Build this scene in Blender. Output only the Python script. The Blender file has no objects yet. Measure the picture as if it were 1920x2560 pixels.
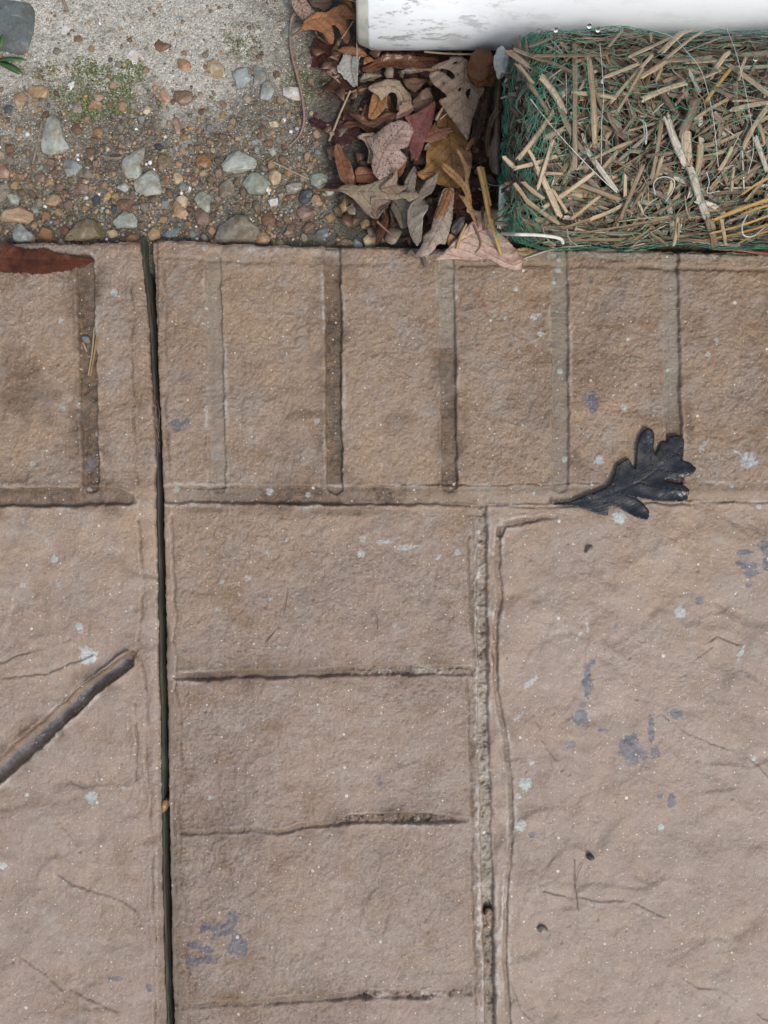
import bpy, math, random
import numpy as np
from mathutils import Vector, geometry
from mathutils import Vector as V

random.seed(7)
rng = np.random.default_rng(11)
S = bpy.context.scene

# ------------------------------------------------------------------ camera
H = 0.70                      # camera height over the patio, metres
PXM = 3000.0                  # 3000 photo pixels = 1 m on the patio surface
cd = bpy.data.cameras.new('camera')
cam = bpy.data.objects.new('camera', cd)
S.collection.objects.link(cam)
cam.location = (0, 0, H)
cd.sensor_fit = 'VERTICAL'
cd.angle_y = 2 * math.atan(2560 / 2 / PXM / H)
cd.clip_start = 0.01
cd.clip_end = 500
S.camera = cam

# ------------------------------------------------------------------ sky and sun (bright overcast)
SUN_DIR = Vector((0.34, -0.50, 0.79)).normalized()
w = bpy.data.worlds.new("World")
S.world = w
w.use_nodes = True
nt = w.node_tree
nt.nodes.clear()
sky = nt.nodes.new('ShaderNodeTexSky')
sky.sky_type = 'NISHITA'
sky.sun_disc = False
sky.sun_elevation = math.asin(SUN_DIR.z)
sky.sun_rotation = math.atan2(SUN_DIR.x, SUN_DIR.y)
sky.dust_density = 4.0
sky.air_density = 1.0
hs = nt.nodes.new('ShaderNodeHueSaturation')
hs.inputs['Saturation'].default_value = 0.55
bg = nt.nodes.new('ShaderNodeBackground')
bg.inputs['Strength'].default_value = 0.15
wo = nt.nodes.new('ShaderNodeOutputWorld')
nt.links.new(sky.outputs[0], hs.inputs['Color'])
nt.links.new(hs.outputs[0], bg.inputs['Color'])
nt.links.new(bg.outputs[0], wo.inputs['Surface'])
sl = bpy.data.lights.new('sun', 'SUN')
sl.energy = 1.5
sl.angle = math.radians(12)
sl.color = (1.0, 0.965, 0.92)
so = bpy.data.objects.new('sun', sl)
S.collection.objects.link(so)
so.rotation_euler = SUN_DIR.to_track_quat('Z', 'Y').to_euler()
so.location = (1, -1, 3)
S.view_settings.view_transform = 'Standard'
S.view_settings.look = 'None'
S.view_settings.exposure = 0.0
S.view_settings.gamma = 1.0
try:
    S.cycles.max_bounces = 6
except Exception:
    pass

# ------------------------------------------------------------------ helpers
GZ = -0.014                   # level of the gravel beside the slab


def P(px, py, z=0.0):
    f = (H - z) / H
    return np.array([(px - 960) / PXM * f, (1280 - py) / PXM * f, z])


def Z1(p): return (p[0] * 640 / 1659, p[1] * 640 / 1659)
def Z2(p): return (640 + p[0] * 640 / 1659, p[1] * 700 / 1815)
def Z3(p): return (1200 + p[0] * 720 / 1659, p[1] * 680 / 1567)
def Z4(p): return (p[0] * 640 / 1659, 560 + p[1] * 640 / 1659)
def Z6(p): return (1280 + p[0] * 640 / 1659, 560 + p[1] * 640 / 1659)
def ZA(p): return (700 + p[0] * 300 / 1659, p[1] * 300 / 1659)
def ZB(p): return (960 + p[0] * 380 / 1659, 100 + p[1] * 380 / 1659)
def ZC(p): return (800 + p[0] * 540 / 1659, 380 + p[1] * 540 / 1659)
def mp(f, pts): return [f(p) for p in pts]


_tab = rng.random((64, 512)).astype(np.float32)
_perm = rng.permutation(512)


def vnoise(x, y, seed=0):
    """gradient-free smooth value noise, -1..1"""
    xi = np.floor(x).astype(np.int64)
    yi = np.floor(y).astype(np.int64)
    fx = (x - xi).astype(np.float32)
    fy = (y - yi).astype(np.float32)
    fx = fx * fx * fx * (fx * (fx * 6 - 15) + 10)
    fy = fy * fy * fy * (fy * (fy * 6 - 15) + 10)
    t = _tab[seed % 64]

    def h(a, b): return t[_perm[(_perm[a & 511] + b) & 511]]
    a = h(xi, yi); b = h(xi + 1, yi); c = h(xi, yi + 1); d = h(xi + 1, yi + 1)
    return ((a * (1 - fx) + b * fx) * (1 - fy) + (c * (1 - fx) + d * fx) * fy) * 2 - 1


def fbm(x, y, lam, octv=3, seed=0, gain=0.5):
    s = 0; a = 1.0; n = 0
    c, sn = 0.8, 0.6
    for o in range(octv):
        s = s + a * vnoise(x / lam + 17.3 * o, y / lam - 9.1 * o, seed + o)
        x, y = c * x - sn * y, sn * x + c * y
        n += a; a *= gain; lam *= 0.5
    return s / n


def sstep(a, b, x):
    t = np.clip((x - a) / (b - a), 0, 1)
    return t * t * (3 - 2 * t)


def link(o, parent=None):
    S.collection.objects.link(o)
    if parent is not None:
        o.parent = parent
    return o


def tag(o, label=None, cat=None, group=None, kind=None):
    if label: o['label'] = label
    if cat: o['category'] = cat
    if group: o['group'] = group
    if kind: o['kind'] = kind
    return o


def mesh_np(name, verts, faces, mat=None, parent=None, smooth=True, attrs=None, uv=None, cols=None):
    """verts (N,3); faces: (M,3) / (M,4) array or list of tuples"""
    me = bpy.data.meshes.new(name)
    verts = np.asarray(verts, dtype=np.float32)
    if isinstance(faces, np.ndarray):
        k = faces.shape[1]
        me.vertices.add(len(verts)); me.vertices.foreach_set('co', verts.ravel())
        me.loops.add(faces.size); me.loops.foreach_set('vertex_index', faces.ravel().astype(np.int32))
        me.polygons.add(len(faces))
        me.polygons.foreach_set('loop_start', np.arange(0, faces.size, k, dtype=np.int32))
        me.polygons.foreach_set('loop_total', np.full(len(faces), k, dtype=np.int32))
        me.update(calc_edges=True)
    else:
        me.from_pydata(verts.tolist(), [], faces)
    if smooth:
        me.polygons.foreach_set('use_smooth', np.ones(len(me.polygons), dtype=bool))
    for k_, a in (attrs or {}).items():
        at = me.attributes.new(k_, 'FLOAT', 'POINT'); at.data.foreach_set('value', np.asarray(a, dtype=np.float32).ravel())
    if cols is not None:
        at = me.attributes.new('tint', 'FLOAT_COLOR', 'POINT')
        c4 = np.ones((len(verts), 4), dtype=np.float32); c4[:, :3] = cols
        at.data.foreach_set('color', c4.ravel())
    if uv is not None:
        at = me.attributes.new('strand', 'FLOAT_VECTOR', 'POINT')
        u3 = np.zeros((len(verts), 3), dtype=np.float32); u3[:, :uv.shape[1]] = uv
        at.data.foreach_set('vector', u3.ravel())
    o = bpy.data.objects.new(name, me)
    if mat: me.materials.append(mat)
    return link(o, parent)


def grid_faces(nr, nc, off=0):
    i = np.arange(nr * nc).reshape(nr, nc) + off
    return np.stack([i[:-1, :-1], i[:-1, 1:], i[1:, 1:], i[1:, :-1]], -1).reshape(-1, 4)


# ---- node helpers
class NB:
    def __init__(self, name):
        self.m = bpy.data.materials.new(name)
        self.m.use_nodes = True
        self.t = self.m.node_tree
        self.t.nodes.clear()
        self.out = self.n('ShaderNodeOutputMaterial')
        self.b = self.n('ShaderNodeBsdfPrincipled')
        self.l(self.b.outputs[0], self.out.inputs[0])
        self.co = self.n('ShaderNodeTexCoord').outputs['Object']

    def n(self, t): return self.t.nodes.new(t)
    def l(self, a, b): self.t.links.new(a, b)

    def set(self, sock, v):
        if hasattr(v, 'is_output') or isinstance(v, bpy.types.NodeSocket): self.l(v, sock)
        elif isinstance(v, (tuple, list)) and len(v) == 3 and sock.type == 'RGBA': sock.default_value = (*v, 1)
        else: sock.default_value = v

    def noise(self, scale, detail=3, rough=0.55, vec=None, dist=0.0):
        n = self.n('ShaderNodeTexNoise')
        n.inputs['Scale'].default_value = scale; n.inputs['Detail'].default_value = detail
        n.inputs['Roughness'].default_value = rough; n.inputs['Distortion'].default_value = dist
        self.l(vec if vec is not None else self.co, n.inputs['Vector'])
        return n.outputs['Fac']

    def ramp(self, v, a, b, c0=0.0, c1=1.0):
        n = self.n('ShaderNodeMapRange'); n.interpolation_type = 'SMOOTHSTEP'
        self.set(n.inputs[0], v)
        n.inputs[1].default_value = a; n.inputs[2].default_value = b
        n.inputs[3].default_value = c0; n.inputs[4].default_value = c1
        return n.outputs[0]

    def math(self, op, a, b=0.0):
        n = self.n('ShaderNodeMath'); n.operation = op; n.use_clamp = False
        self.set(n.inputs[0], a); self.set(n.inputs[1], b)
        return n.outputs[0]

    def mul(self, a, b): return self.math('MULTIPLY', a, b)
    def add(self, a, b): return self.math('ADD', a, b)

    def mix(self, f, a, b, mode='MIX'):
        n = self.n('ShaderNodeMix'); n.data_type = 'RGBA'; n.blend_type = mode
        self.set(n.inputs[0], f); self.set(n.inputs[6], a); self.set(n.inputs[7], b)
        return n.outputs[2]

    def attr(self, name, vec=False):
        n = self.n('ShaderNodeAttribute'); n.attribute_name = name
        return n.outputs['Color'] if vec == 'c' else (n.outputs['Vector'] if vec else n.outputs['Fac'])

    def obj(self, what='Color'):
        return self.n('ShaderNodeObjectInfo').outputs[what]

    def vec(self, v, sx, sy, sz):
        n = self.n('ShaderNodeMapping'); n.vector_type = 'POINT'
        self.l(v, n.inputs['Vector']); n.inputs['Scale'].default_value = (sx, sy, sz)
        return n.outputs[0]

    def offs(self, v, add):
        n = self.n('ShaderNodeVectorMath'); n.operation = 'ADD'
        self.l(v, n.inputs[0]); self.l(add, n.inputs[1])
        return n.outputs[0]

    def voro(self, scale, feature='F1', rnd=1.0, dim='3D', vec=None):
        n = self.n('ShaderNodeTexVoronoi'); n.feature = feature; n.voronoi_dimensions = dim
        n.inputs['Scale'].default_value = scale; n.inputs['Randomness'].default_value = rnd
        self.l(vec if vec is not None else self.co, n.inputs['Vector'])
        return n.outputs['Distance'], n.outputs['Color']

    def sep(self, c):
        n = self.n('ShaderNodeSeparateColor'); self.l(c, n.inputs[0])
        return n.outputs

    def bump(self, h, strength=0.5, dist=0.001, prev=None):
        n = self.n('ShaderNodeBump'); n.inputs['Strength'].default_value = strength
        n.inputs['Distance'].default_value = dist
        self.l(h, n.inputs['Height'])
        if prev is not None: self.l(prev, n.inputs['Normal'])
        return n.outputs[0]

    def fin(self, col, rough=0.6, normal=None, spec=0.5):
        self.set(self.b.inputs['Base Color'], col)
        self.set(self.b.inputs['Roughness'], rough)
        self.b.inputs['Specular IOR Level'].default_value = spec
        if normal is not None: self.l(normal, self.b.inputs['Normal'])
        return self.m


# ------------------------------------------------------------------ materials
def mat_patio():
    b = NB('stamped_concrete')
    n1 = b.noise(9, 4, 0.6); n2 = b.noise(38, 4, 0.65); n3 = b.noise(140, 4, 0.7); n4 = b.noise(620, 3, 0.7)
    n5 = b.noise(21, 3, 0.6, b.vec(b.co, 1.0, 1.7, 1.0))
    tan = (0.345, 0.236, 0.149); mauve = (0.303, 0.240, 0.194); ochre = (0.205, 0.120, 0.060); gray = (0.375, 0.330, 0.285)
    c = b.mix(b.math('MULTIPLY', b.ramp(b.add(b.mul(n1, 0.5), b.mul(n2, 0.5)), 0.36, 0.62), 0.8), tan, mauve)
    c = b.mix(b.mul(b.attr('mauve'), 0.55), c, (0.290, 0.228, 0.203))
    c = b.mix(b.mul(b.ramp(n5, 0.52, 0.70), b.add(b.mul(b.attr('rough'), 0.50), 0.12)), c, ochre)
    c = b.mix(b.mul(b.ramp(n2, 0.52, 0.75), 0.55), c, gray)
    c = b.mix(b.mul(b.ramp(n3, 0.50, 0.68), b.add(b.mul(b.attr('rough'), 0.45), 0.02)), c, (0.175, 0.112, 0.072))
    c = b.mix(b.mul(b.ramp(n3, 0.48, 0.30), 0.40), c, (0.42, 0.345, 0.29))
    c = b.mix(b.mul(b.ramp(n4, 0.54, 0.72, 0, 0.55), b.add(b.mul(b.attr('rough'), 0.6), 0.35)), c, (0.12, 0.085, 0.062))
    c = b.mix(b.ramp(n4, 0.44, 0.28, 0, 0.50), c, (0.50, 0.43, 0.37))
    n6 = b.noise(1500, 2, 0.6); ruf = b.attr('rough')
    c = b.mix(b.mul(b.ramp(n6, 0.56, 0.70, 0, 0.35), ruf), c, (0.10, 0.08, 0.065))
    c = b.mix(b.ramp(n6, 0.42, 0.30, 0, 0.30), c, (0.55, 0.48, 0.42))
    wt = b.attr('wet')
    damp = b.mul(b.ramp(b.add(b.mul(b.noise(26, 4, 0.65), 0.55), b.mul(wt, 0.35)), 0.36, 0.56), b.add(b.mul(wt, 0.45), b.mul(ruf, 0.18)))
    c = b.mix(damp, c, b.mix(1.0, c, (0.66, 0.58, 0.50), 'MULTIPLY'))
    # old cement-grey joints, dirt, rust, efflorescence, lichen, tar
    gm = b.attr('grey')
    c = b.mix(b.mul(gm, b.ramp(n3, 0.25, 0.6, 1.0, 0.7)), c, (0.305, 0.282, 0.225))
    d = b.math('MINIMUM', b.mul(b.attr('dirt_shade'), b.ramp(n2, 0.3, 0.7, 1.35, 0.85)), 0.96)
    c = b.mix(d, c, b.mix(b.ramp(n3, 0.35, 0.65), (0.060, 0.041, 0.026), (0.180, 0.112, 0.062)))
    c = b.mix(b.mul(b.attr('rust'), b.ramp(n3, 0.35, 0.6)), c, (0.27, 0.11, 0.065))
    c = b.mix(b.mul(b.attr('pale'), b.ramp(n3, 0.36, 0.60)), c, (0.56, 0.53, 0.49))
    tar_sheen = b.attr('tar_sheen')
    c = b.mix(tar_sheen, c, b.mix(b.ramp(n3, 0.4, 0.62), (0.085, 0.095, 0.125), (0.17, 0.165, 0.185)))
    c = b.mix(b.mul(b.attr('lichen'), b.ramp(b.add(b.mul(n4, 0.6), b.mul(n3, 0.4)), 0.62, 0.44, 0.45, 1.0)), c, b.mix(b.ramp(n4, 0.4, 0.7), (0.47, 0.54, 0.535), (0.36, 0.42, 0.41)))
    # tiny whitish droppings of paint; the finest dots are painted wet glints
    for sc, thr, rad in ((75, 0.66, 0.060), (150, 0.84, 0.085), (34, 0.84, 0.050), (300, 0.82, 0.105)):
        dd, cc = b.voro(sc, dim='2D')
        s = b.sep(cc)
        r = b.mul(b.add(b.mul(s[1], 0.7), 0.3), rad)
        on = b.mul(b.math('LESS_THAN', dd, r), b.math('GREATER_THAN', s[0], thr))
        c = b.mix(b.mul(on, 0.85), c, (0.66, 0.63, 0.55))
    wet = b.attr('wet')
    rg = b.add(b.mul(b.ramp(n2, 0.35, 0.7), 0.22), 0.36)
    rg = b.math('SUBTRACT', rg, b.mul(wet, 0.30))
    rg = b.math('MAXIMUM', rg, 0.10)
    h = b.add(b.mul(b.noise(900, 4, 0.75), 0.55), b.mul(b.noise(330, 3, 0.7), 0.8))
    nn = b.bump(b.mul(h, b.add(b.mul(b.attr('rough'), 0.85), 0.25)), 0.9, 0.0018)
    b.set(b.b.inputs['Coat Weight'], b.mul(wet, 0.75))
    b.b.inputs['Coat Roughness'].default_value = 0.14
    b.b.inputs['Coat IOR'].default_value = 1.34
    h2 = b.add(b.mul(b.noise(520, 3, 0.7), 0.7), b.noise(170, 2, 0.6))
    b.l(b.bump(h2, 0.9, 0.0016), b.b.inputs['Coat Normal'])
    return b.fin(c, rg, nn, 0.5)


def mat_ground():
    b = NB('sandy_soil')
    n1 = b.noise(18, 4, 0.6); n2 = b.noise(90, 4, 0.7); n3 = b.noise(480, 3, 0.75)
    c = b.mix(b.ramp(n2, 0.35, 0.65), (0.072, 0.064, 0.044), (0.150, 0.132, 0.098))
    sand = b.attr('sand')
    c = b.mix(sand, c, b.mix(b.ramp(n2, 0.3, 0.7), (0.50, 0.488, 0.432), (0.375, 0.366, 0.318)))
    c = b.mix(b.mul(b.attr('dirt_shade'), b.ramp(n1, 0.2, 0.6, 1, 0.75)), c, (0.040, 0.032, 0.024))
    c = b.mix(b.mul(b.attr('moss'), b.ramp(n2, 0.40, 0.56)), c, (0.085, 0.105, 0.030))
    # sand grains
    clean = b.math('SUBTRACT', 1.0, b.attr('dirt_shade'))
    bright = b.mul(clean, b.add(b.mul(sand, 0.6), 0.4))
    for sc, k in ((520, 0.34), (950, 0.36)):
        dd, cc = b.voro(sc)
        s = b.sep(cc)
        c = b.mix(b.mul(b.mul(b.math('GREATER_THAN', s[0], 0.82), k), bright), c, (0.66, 0.64, 0.60))
        c = b.mix(b.mul(b.math('LESS_THAN', s[0], 0.17), k), c, (0.060, 0.052, 0.045))
        c = b.mix(b.mul(b.mul(b.math('GREATER_THAN', s[1], 0.90), k), clean), c, (0.27, 0.17, 0.09))
    h1, _ = b.voro(520); h2, _ = b.voro(950)
    h = b.add(b.add(b.mul(h1, -0.6), b.mul(h2, -0.4)), b.mul(n3, 0.6))
    return b.fin(c, b.ramp(n2, 0.3, 0.7, 0.38, 0.7), b.bump(h, 0.8, 0.0016), 0.5)


def mat_stone():
    b = NB('pebble_stone')
    base = b.obj()
    v = b.offs(b.co, b.obj('Location'))
    n1 = b.noise(70, 4, 0.65, v); n2 = b.noise(380, 4, 0.7, v); n3 = b.noise(45, 3, 0.6, b.vec(v, 1, 2.4, 1), 0.6)
    c = b.mix(b.ramp(n1, 0.40, 0.66, 0.0, 0.85), base, b.mix(1.0, base, (0.58, 0.46, 0.34), 'MULTIPLY'))
    c = b.mix(b.ramp(n3, 0.60, 0.72, 0, 0.55), c, b.mix(0.5, base, (0.60, 0.58, 0.52)))
    c = b.mix(b.ramp(n2, 0.52, 0.72, 0, 0.6), c, (0.075, 0.06, 0.045))
    c = b.mix(b.ramp(n2, 0.40, 0.25, 0, 0.40), c, (0.55, 0.53, 0.48))
    return b.fin(c, b.ramp(n1, 0.35, 0.65, 0.32, 0.6), b.bump(b.add(n2, b.mul(n1, 1.5)), 0.5, 0.0008), 0.5)


def mat_gravel():
    b = NB('gravel_grains')
    base = b.attr('tint', 'c')
    n2 = b.noise(420, 3, 0.7)
    c = b.mix(b.ramp(n2, 0.5, 0.75, 0, 0.5), base, (0.09, 0.07, 0.05))
    return b.fin(c, 0.45, b.bump(n2, 0.4, 0.0006))


def mat_leaf(name, spots=0.0, rough=0.5, blotch=0.6, veinmix=0.95, bmp=0.55, spec=0.4):
    b = NB(name)
    base = b.obj()
    v = b.offs(b.co, b.obj('Location'))
    n1 = b.noise(55, 4, 0.6, v); n2 = b.noise(260, 4, 0.7, v); n3 = b.noise(1100, 2, 0.6, v)
    base = b.mix(1.0, base, (0.98, 0.95, 0.92), 'MULTIPLY')
    dark = b.mix(1.0, base, (0.36, 0.29, 0.24), 'MULTIPLY')
    light = b.mix(0.22, base, (0.60, 0.50, 0.38))
    c = b.mix(b.ramp(n1, 0.48, 0.74, 0, blotch), base, dark)
    c = b.mix(b.ramp(n1, 0.46, 0.26, 0, 0.5), c, light)
    c = b.mix(b.ramp(n2, 0.48, 0.70, 0, 0.55), c, dark)
    c = b.mix(b.ramp(n3, 0.52, 0.70, 0, 0.40), c, dark)
    ac = b.attr('across'); ph = b.attr('along'); fade = b.attr('veined')
    rib = b.ramp(ac, 0.0010, 0.0003)
    pw = b.math('PINGPONG', ph, 0.5)
    side = b.mul(b.mul(b.ramp(pw, 0.085, 0.015), fade), b.ramp(b.noise(120, 2, 0.5, v), 0.25, 0.5, 0.3, 1.0))
    pw2 = b.math('PINGPONG', b.add(b.mul(ac, 420.0), b.mul(n2, 1.4)), 0.5)
    ter = b.mul(b.mul(b.ramp(pw2, 0.10, 0.02), fade), 0.30)
    vein = b.math('MAXIMUM', b.math('MAXIMUM', rib, b.mul(side, 0.8)), ter)
    c = b.mix(b.mul(vein, veinmix), c, b.mix(1.0, base, (0.42, 0.28, 0.21), 'MULTIPLY'))
    c = b.mix(b.mul(b.attr('margin'), b.mul(b.ramp(n1, 0.4, 0.6), 0.45)), c, dark)
    if spots:
        dd, cc = b.voro(620, vec=v)
        s = b.sep(cc)
        on = b.mul(b.math('LESS_THAN', dd, b.mul(s[1], 0.55)), b.math('GREATER_THAN', s[0], 1 - spots))
        c = b.mix(b.mul(on, 0.75), c, (0.045, 0.035, 0.032))
    h = b.add(b.mul(n2, 0.6), b.add(b.mul(n3, 0.25), b.mul(vein, -0.5)))
    m = b.fin(c, b.ramp(n1, 0.3, 0.7, rough - 0.1, rough + 0.12), b.bump(h, bmp, 0.0007), spec)
    tr = b.n('ShaderNodeBsdfTranslucent'); b.l(c, tr.inputs[0])
    mx = b.n('ShaderNodeMixShader'); mx.inputs[0].default_value = 0.12
    b.l(b.b.outputs[0], mx.inputs[1]); b.l(tr.outputs[0], mx.inputs[2]); b.l(mx.outputs[0], b.out.inputs[0])
    return m


def mat_straw():
    b = NB('straw')
    base = b.attr('tint', 'c')
    uv = b.attr('strand', True)
    st = b.noise(1.0, 3, 0.6, b.vec(uv, 3.2, 0.16, 1))
    bl = b.noise(1.0, 3, 0.6, b.vec(uv, 1.2, 1.1, 1))
    c = b.mix(b.ramp(st, 0.40, 0.62, 0, 0.6), base, b.mix(1.0, base, (0.50, 0.43, 0.36), 'MULTIPLY'))
    c = b.mix(b.ramp(st, 0.45, 0.28, 0, 0.5), c, b.mix(0.45, base, (0.70, 0.62, 0.48)))
    c = b.mix(b.ramp(bl, 0.52, 0.72, 0, 0.7), c, b.mix(1.0, base, (0.34, 0.29, 0.25), 'MULTIPLY'))
    return b.fin(c, 0.5, b.bump(st, 0.6, 0.0006), 0.35)


def mat_pipe():
    b = NB('white_plastic')
    v1 = b.vec(b.co, 0.35, 1.0, 1.0)
    n1 = b.noise(26, 5, 0.7, v1); n2 = b.noise(110, 4, 0.75, v1); n3 = b.noise(14, 3, 0.6)
    c = b.mix(b.ramp(n1, 0.50, 0.70, 0, 0.50), (0.86, 0.91, 0.94), (0.66, 0.67, 0.64))
    sx = b.n('ShaderNodeSeparateXYZ'); b.l(b.co, sx.inputs[0])
    nearend = b.ramp(sx.outputs[0], 0.17, -0.02, 0, 1)
    k = b.mul(b.ramp(n2, 0.51, 0.62), b.add(b.mul(nearend, 0.62), 0.06))
    c = b.mix(k, c, (0.15, 0.148, 0.13))
    c = b.mix(b.mul(b.ramp(n3, 0.58, 0.72), 0.30), c, (0.30, 0.28, 0.22))
    # one dark scuff and a few rubbed marks round it
    for (px_, py_, rx_, ry_, a_) in ((0.1065, 0.3985, 0.011, 0.0065, 0.85), (0.083, 0.3985, 0.007, 0.0035, 0.55), (0.094, 0.389, 0.010, 0.002, 0.4)):
        ddx = b.mul(b.math('SUBTRACT', sx.outputs[0], px_), 1 / rx_); ddy = b.mul(b.math('SUBTRACT', sx.outputs[1], py_), 1 / ry_)
        dd_ = b.math('SQRT', b.add(b.mul(ddx, ddx), b.mul(ddy, ddy)))
        c = b.mix(b.mul(b.ramp(b.add(dd_, b.mul(n2, 1.6)), 1.75, 1.25), a_), c, (0.13, 0.15, 0.16))
    return b.fin(c, 0.33, b.bump(n2, 0.15, 0.0008), 0.5)


def mat_plain(name, col, rough=0.5, var=0.3, scale=200):
    b = NB(name)
    n = b.noise(scale, 4, 0.65)
    c = b.mix(b.ramp(n, 0.35, 0.65, 0, var), col, tuple(x * 0.45 for x in col))
    return b.fin(c, rough, b.bump(n, 0.3, 0.0006))


def mat_wood():
    b = NB('weathered_wood')
    n = b.noise(60, 4, 0.7, b.vec(b.co, 6, 0.5, 6))
    n2 = b.noise(30, 3, 0.6)
    c = b.mix(b.ramp(n, 0.35, 0.65), (0.012, 0.012, 0.011), (0.060, 0.055, 0.042))
    c = b.mix(b.ramp(n2, 0.5, 0.7, 0, 0.7), c, (0.060, 0.075, 0.035))
    return b.fin(c, 0.7, b.bump(n, 0.5, 0.0008))


def mat_net():
    b = NB('green_netting')
    n = b.noise(60, 3, 0.6)
    c = b.mix(b.ramp(n, 0.4, 0.6), (0.085, 0.42, 0.28), (0.10, 0.29, 0.21))
    m = b.fin(c, 0.38, None, 0.5)
    tr = b.n('ShaderNodeBsdfTranslucent'); b.l(c, tr.inputs[0])
    mx = b.n('ShaderNodeMixShader'); mx.inputs[0].default_value = 0.25
    b.l(b.b.outputs[0], mx.inputs[1]); b.l(tr.outputs[0], mx.inputs[2]); b.l(mx.outputs[0], b.out.inputs[0])
    return m


def mat_water():
    b = NB('water')
    b.b.inputs['Transmission Weight'].default_value = 1.0
    b.b.inputs['IOR'].default_value = 1.33
    return b.fin((1, 1, 1), 0.0)


M_PATIO, M_GROUND, M_STONE, M_GRAVEL = mat_patio(), mat_ground(), mat_stone(), mat_gravel()
M_LEAF = mat_leaf('dry_leaf'); M_SPOT = mat_leaf('spotted_leaf', 0.55); M_WET = mat_leaf('wet_leaf', 0, 0.24, 0.6)
M_RED = mat_leaf('wet_red_leaf', 0.2, 0.26, 1.0, 0.5)
M_BLACK = mat_leaf('black_wet_leaf', 0, 0.24, 0.4, 0.9, 0.45, 0.5)
M_STRAW, M_PIPE, M_WOOD, M_NET, M_WATER = mat_straw(), mat_pipe(), mat_wood(), mat_net(), mat_water()
M_STRING = mat_plain('pale_string', (0.62, 0.61, 0.58), 0.5, 0.3)
M_WHITE = mat_plain('white_stick', (0.72, 0.73, 0.70), 0.4, 0.5)
M_ROOT = mat_plain('root_fibre', (0.26, 0.19, 0.145), 0.6, 0.5)
M_GREEN = mat_plain('green_blade', (0.055, 0.135, 0.035), 0.4, 0.4)
M_MOSS = mat_plain('moss', (0.12, 0.16, 0.045), 0.7, 0.6, 500)
M_CORE = mat_plain('straw_core', (0.095, 0.072, 0.050), 0.9, 0.8, 260)
M_PETIOLE = mat_plain('leaf_stalk', (0.23, 0.135, 0.075), 0.5, 0.4)

# ------------------------------------------------------------------ patio slabs (height field)
GAP = np.array([(500, 350, 375), (600, 351, 377), (637, 351, 379), (720, 359, 387), (800, 369, 391), (950, 376, 395), (1100, 387, 404),
                (1300, 388, 409), (1354, 390, 410), (1586, 393, 415), (1860, 399, 419), (2245, 404, 427), (2560, 413, 435), (3200, 430, 452)], float)
TOP = np.array([(-600, 606), (0, 606), (250, 607), (352, 604), (378, 600), (420, 598), (640, 611), (1030, 619), (1400, 619), (1650, 625), (1920, 631), (2600, 640)], float)
def gapL(y): return np.interp(y, GAP[:, 0], GAP[:, 1])
def gapR(y): return np.interp(y, GAP[:, 0], GAP[:, 2])
def topY(x): return np.interp(x, TOP[:, 0], TOP[:, 1])


def polydist(X, Y, pts, extra):
    """distance to polyline and interpolated per-point columns; evaluated inside its box only"""
    pts = np.asarray(pts, float)
    x0, y0 = pts[:, 0].min() - extra, pts[:, 1].min() - extra
    x1, y1 = pts[:, 0].max() + extra, pts[:, 1].max() + extra
    idx = np.nonzero((X > x0) & (X < x1) & (Y > y0) & (Y < y1))[0]
    if len(idx) == 0: return idx, np.zeros(0, np.float32), np.zeros((0, pts.shape[1] - 2), np.float32), np.zeros(0, np.float32)
    x, y = X[idx], Y[idx]
    best = np.full(len(idx), 1e9, np.float32); sgn = np.zeros(len(idx), np.float32)
    vals = np.zeros((len(idx), pts.shape[1] - 2), np.float32)
    for a, c in zip(pts[:-1], pts[1:]):
        dx, dy = c[0] - a[0], c[1] - a[1]
        L2 = dx * dx + dy * dy + 1e-9
        t = np.clip(((x - a[0]) * dx + (y - a[1]) * dy) / L2, 0, 1)
        ex, ey = x - a[0] - t * dx, y - a[1] - t * dy
        d = np.hypot(ex, ey)
        m = d < best
        best[m] = d[m]
        sgn[m] = np.sign(dx * ey - dy * ex)[m]
        vals[m] = (a[2:] + (c[2:] - a[2:]) * t[:, None])[m]
    return idx, best, vals, sgn


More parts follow.
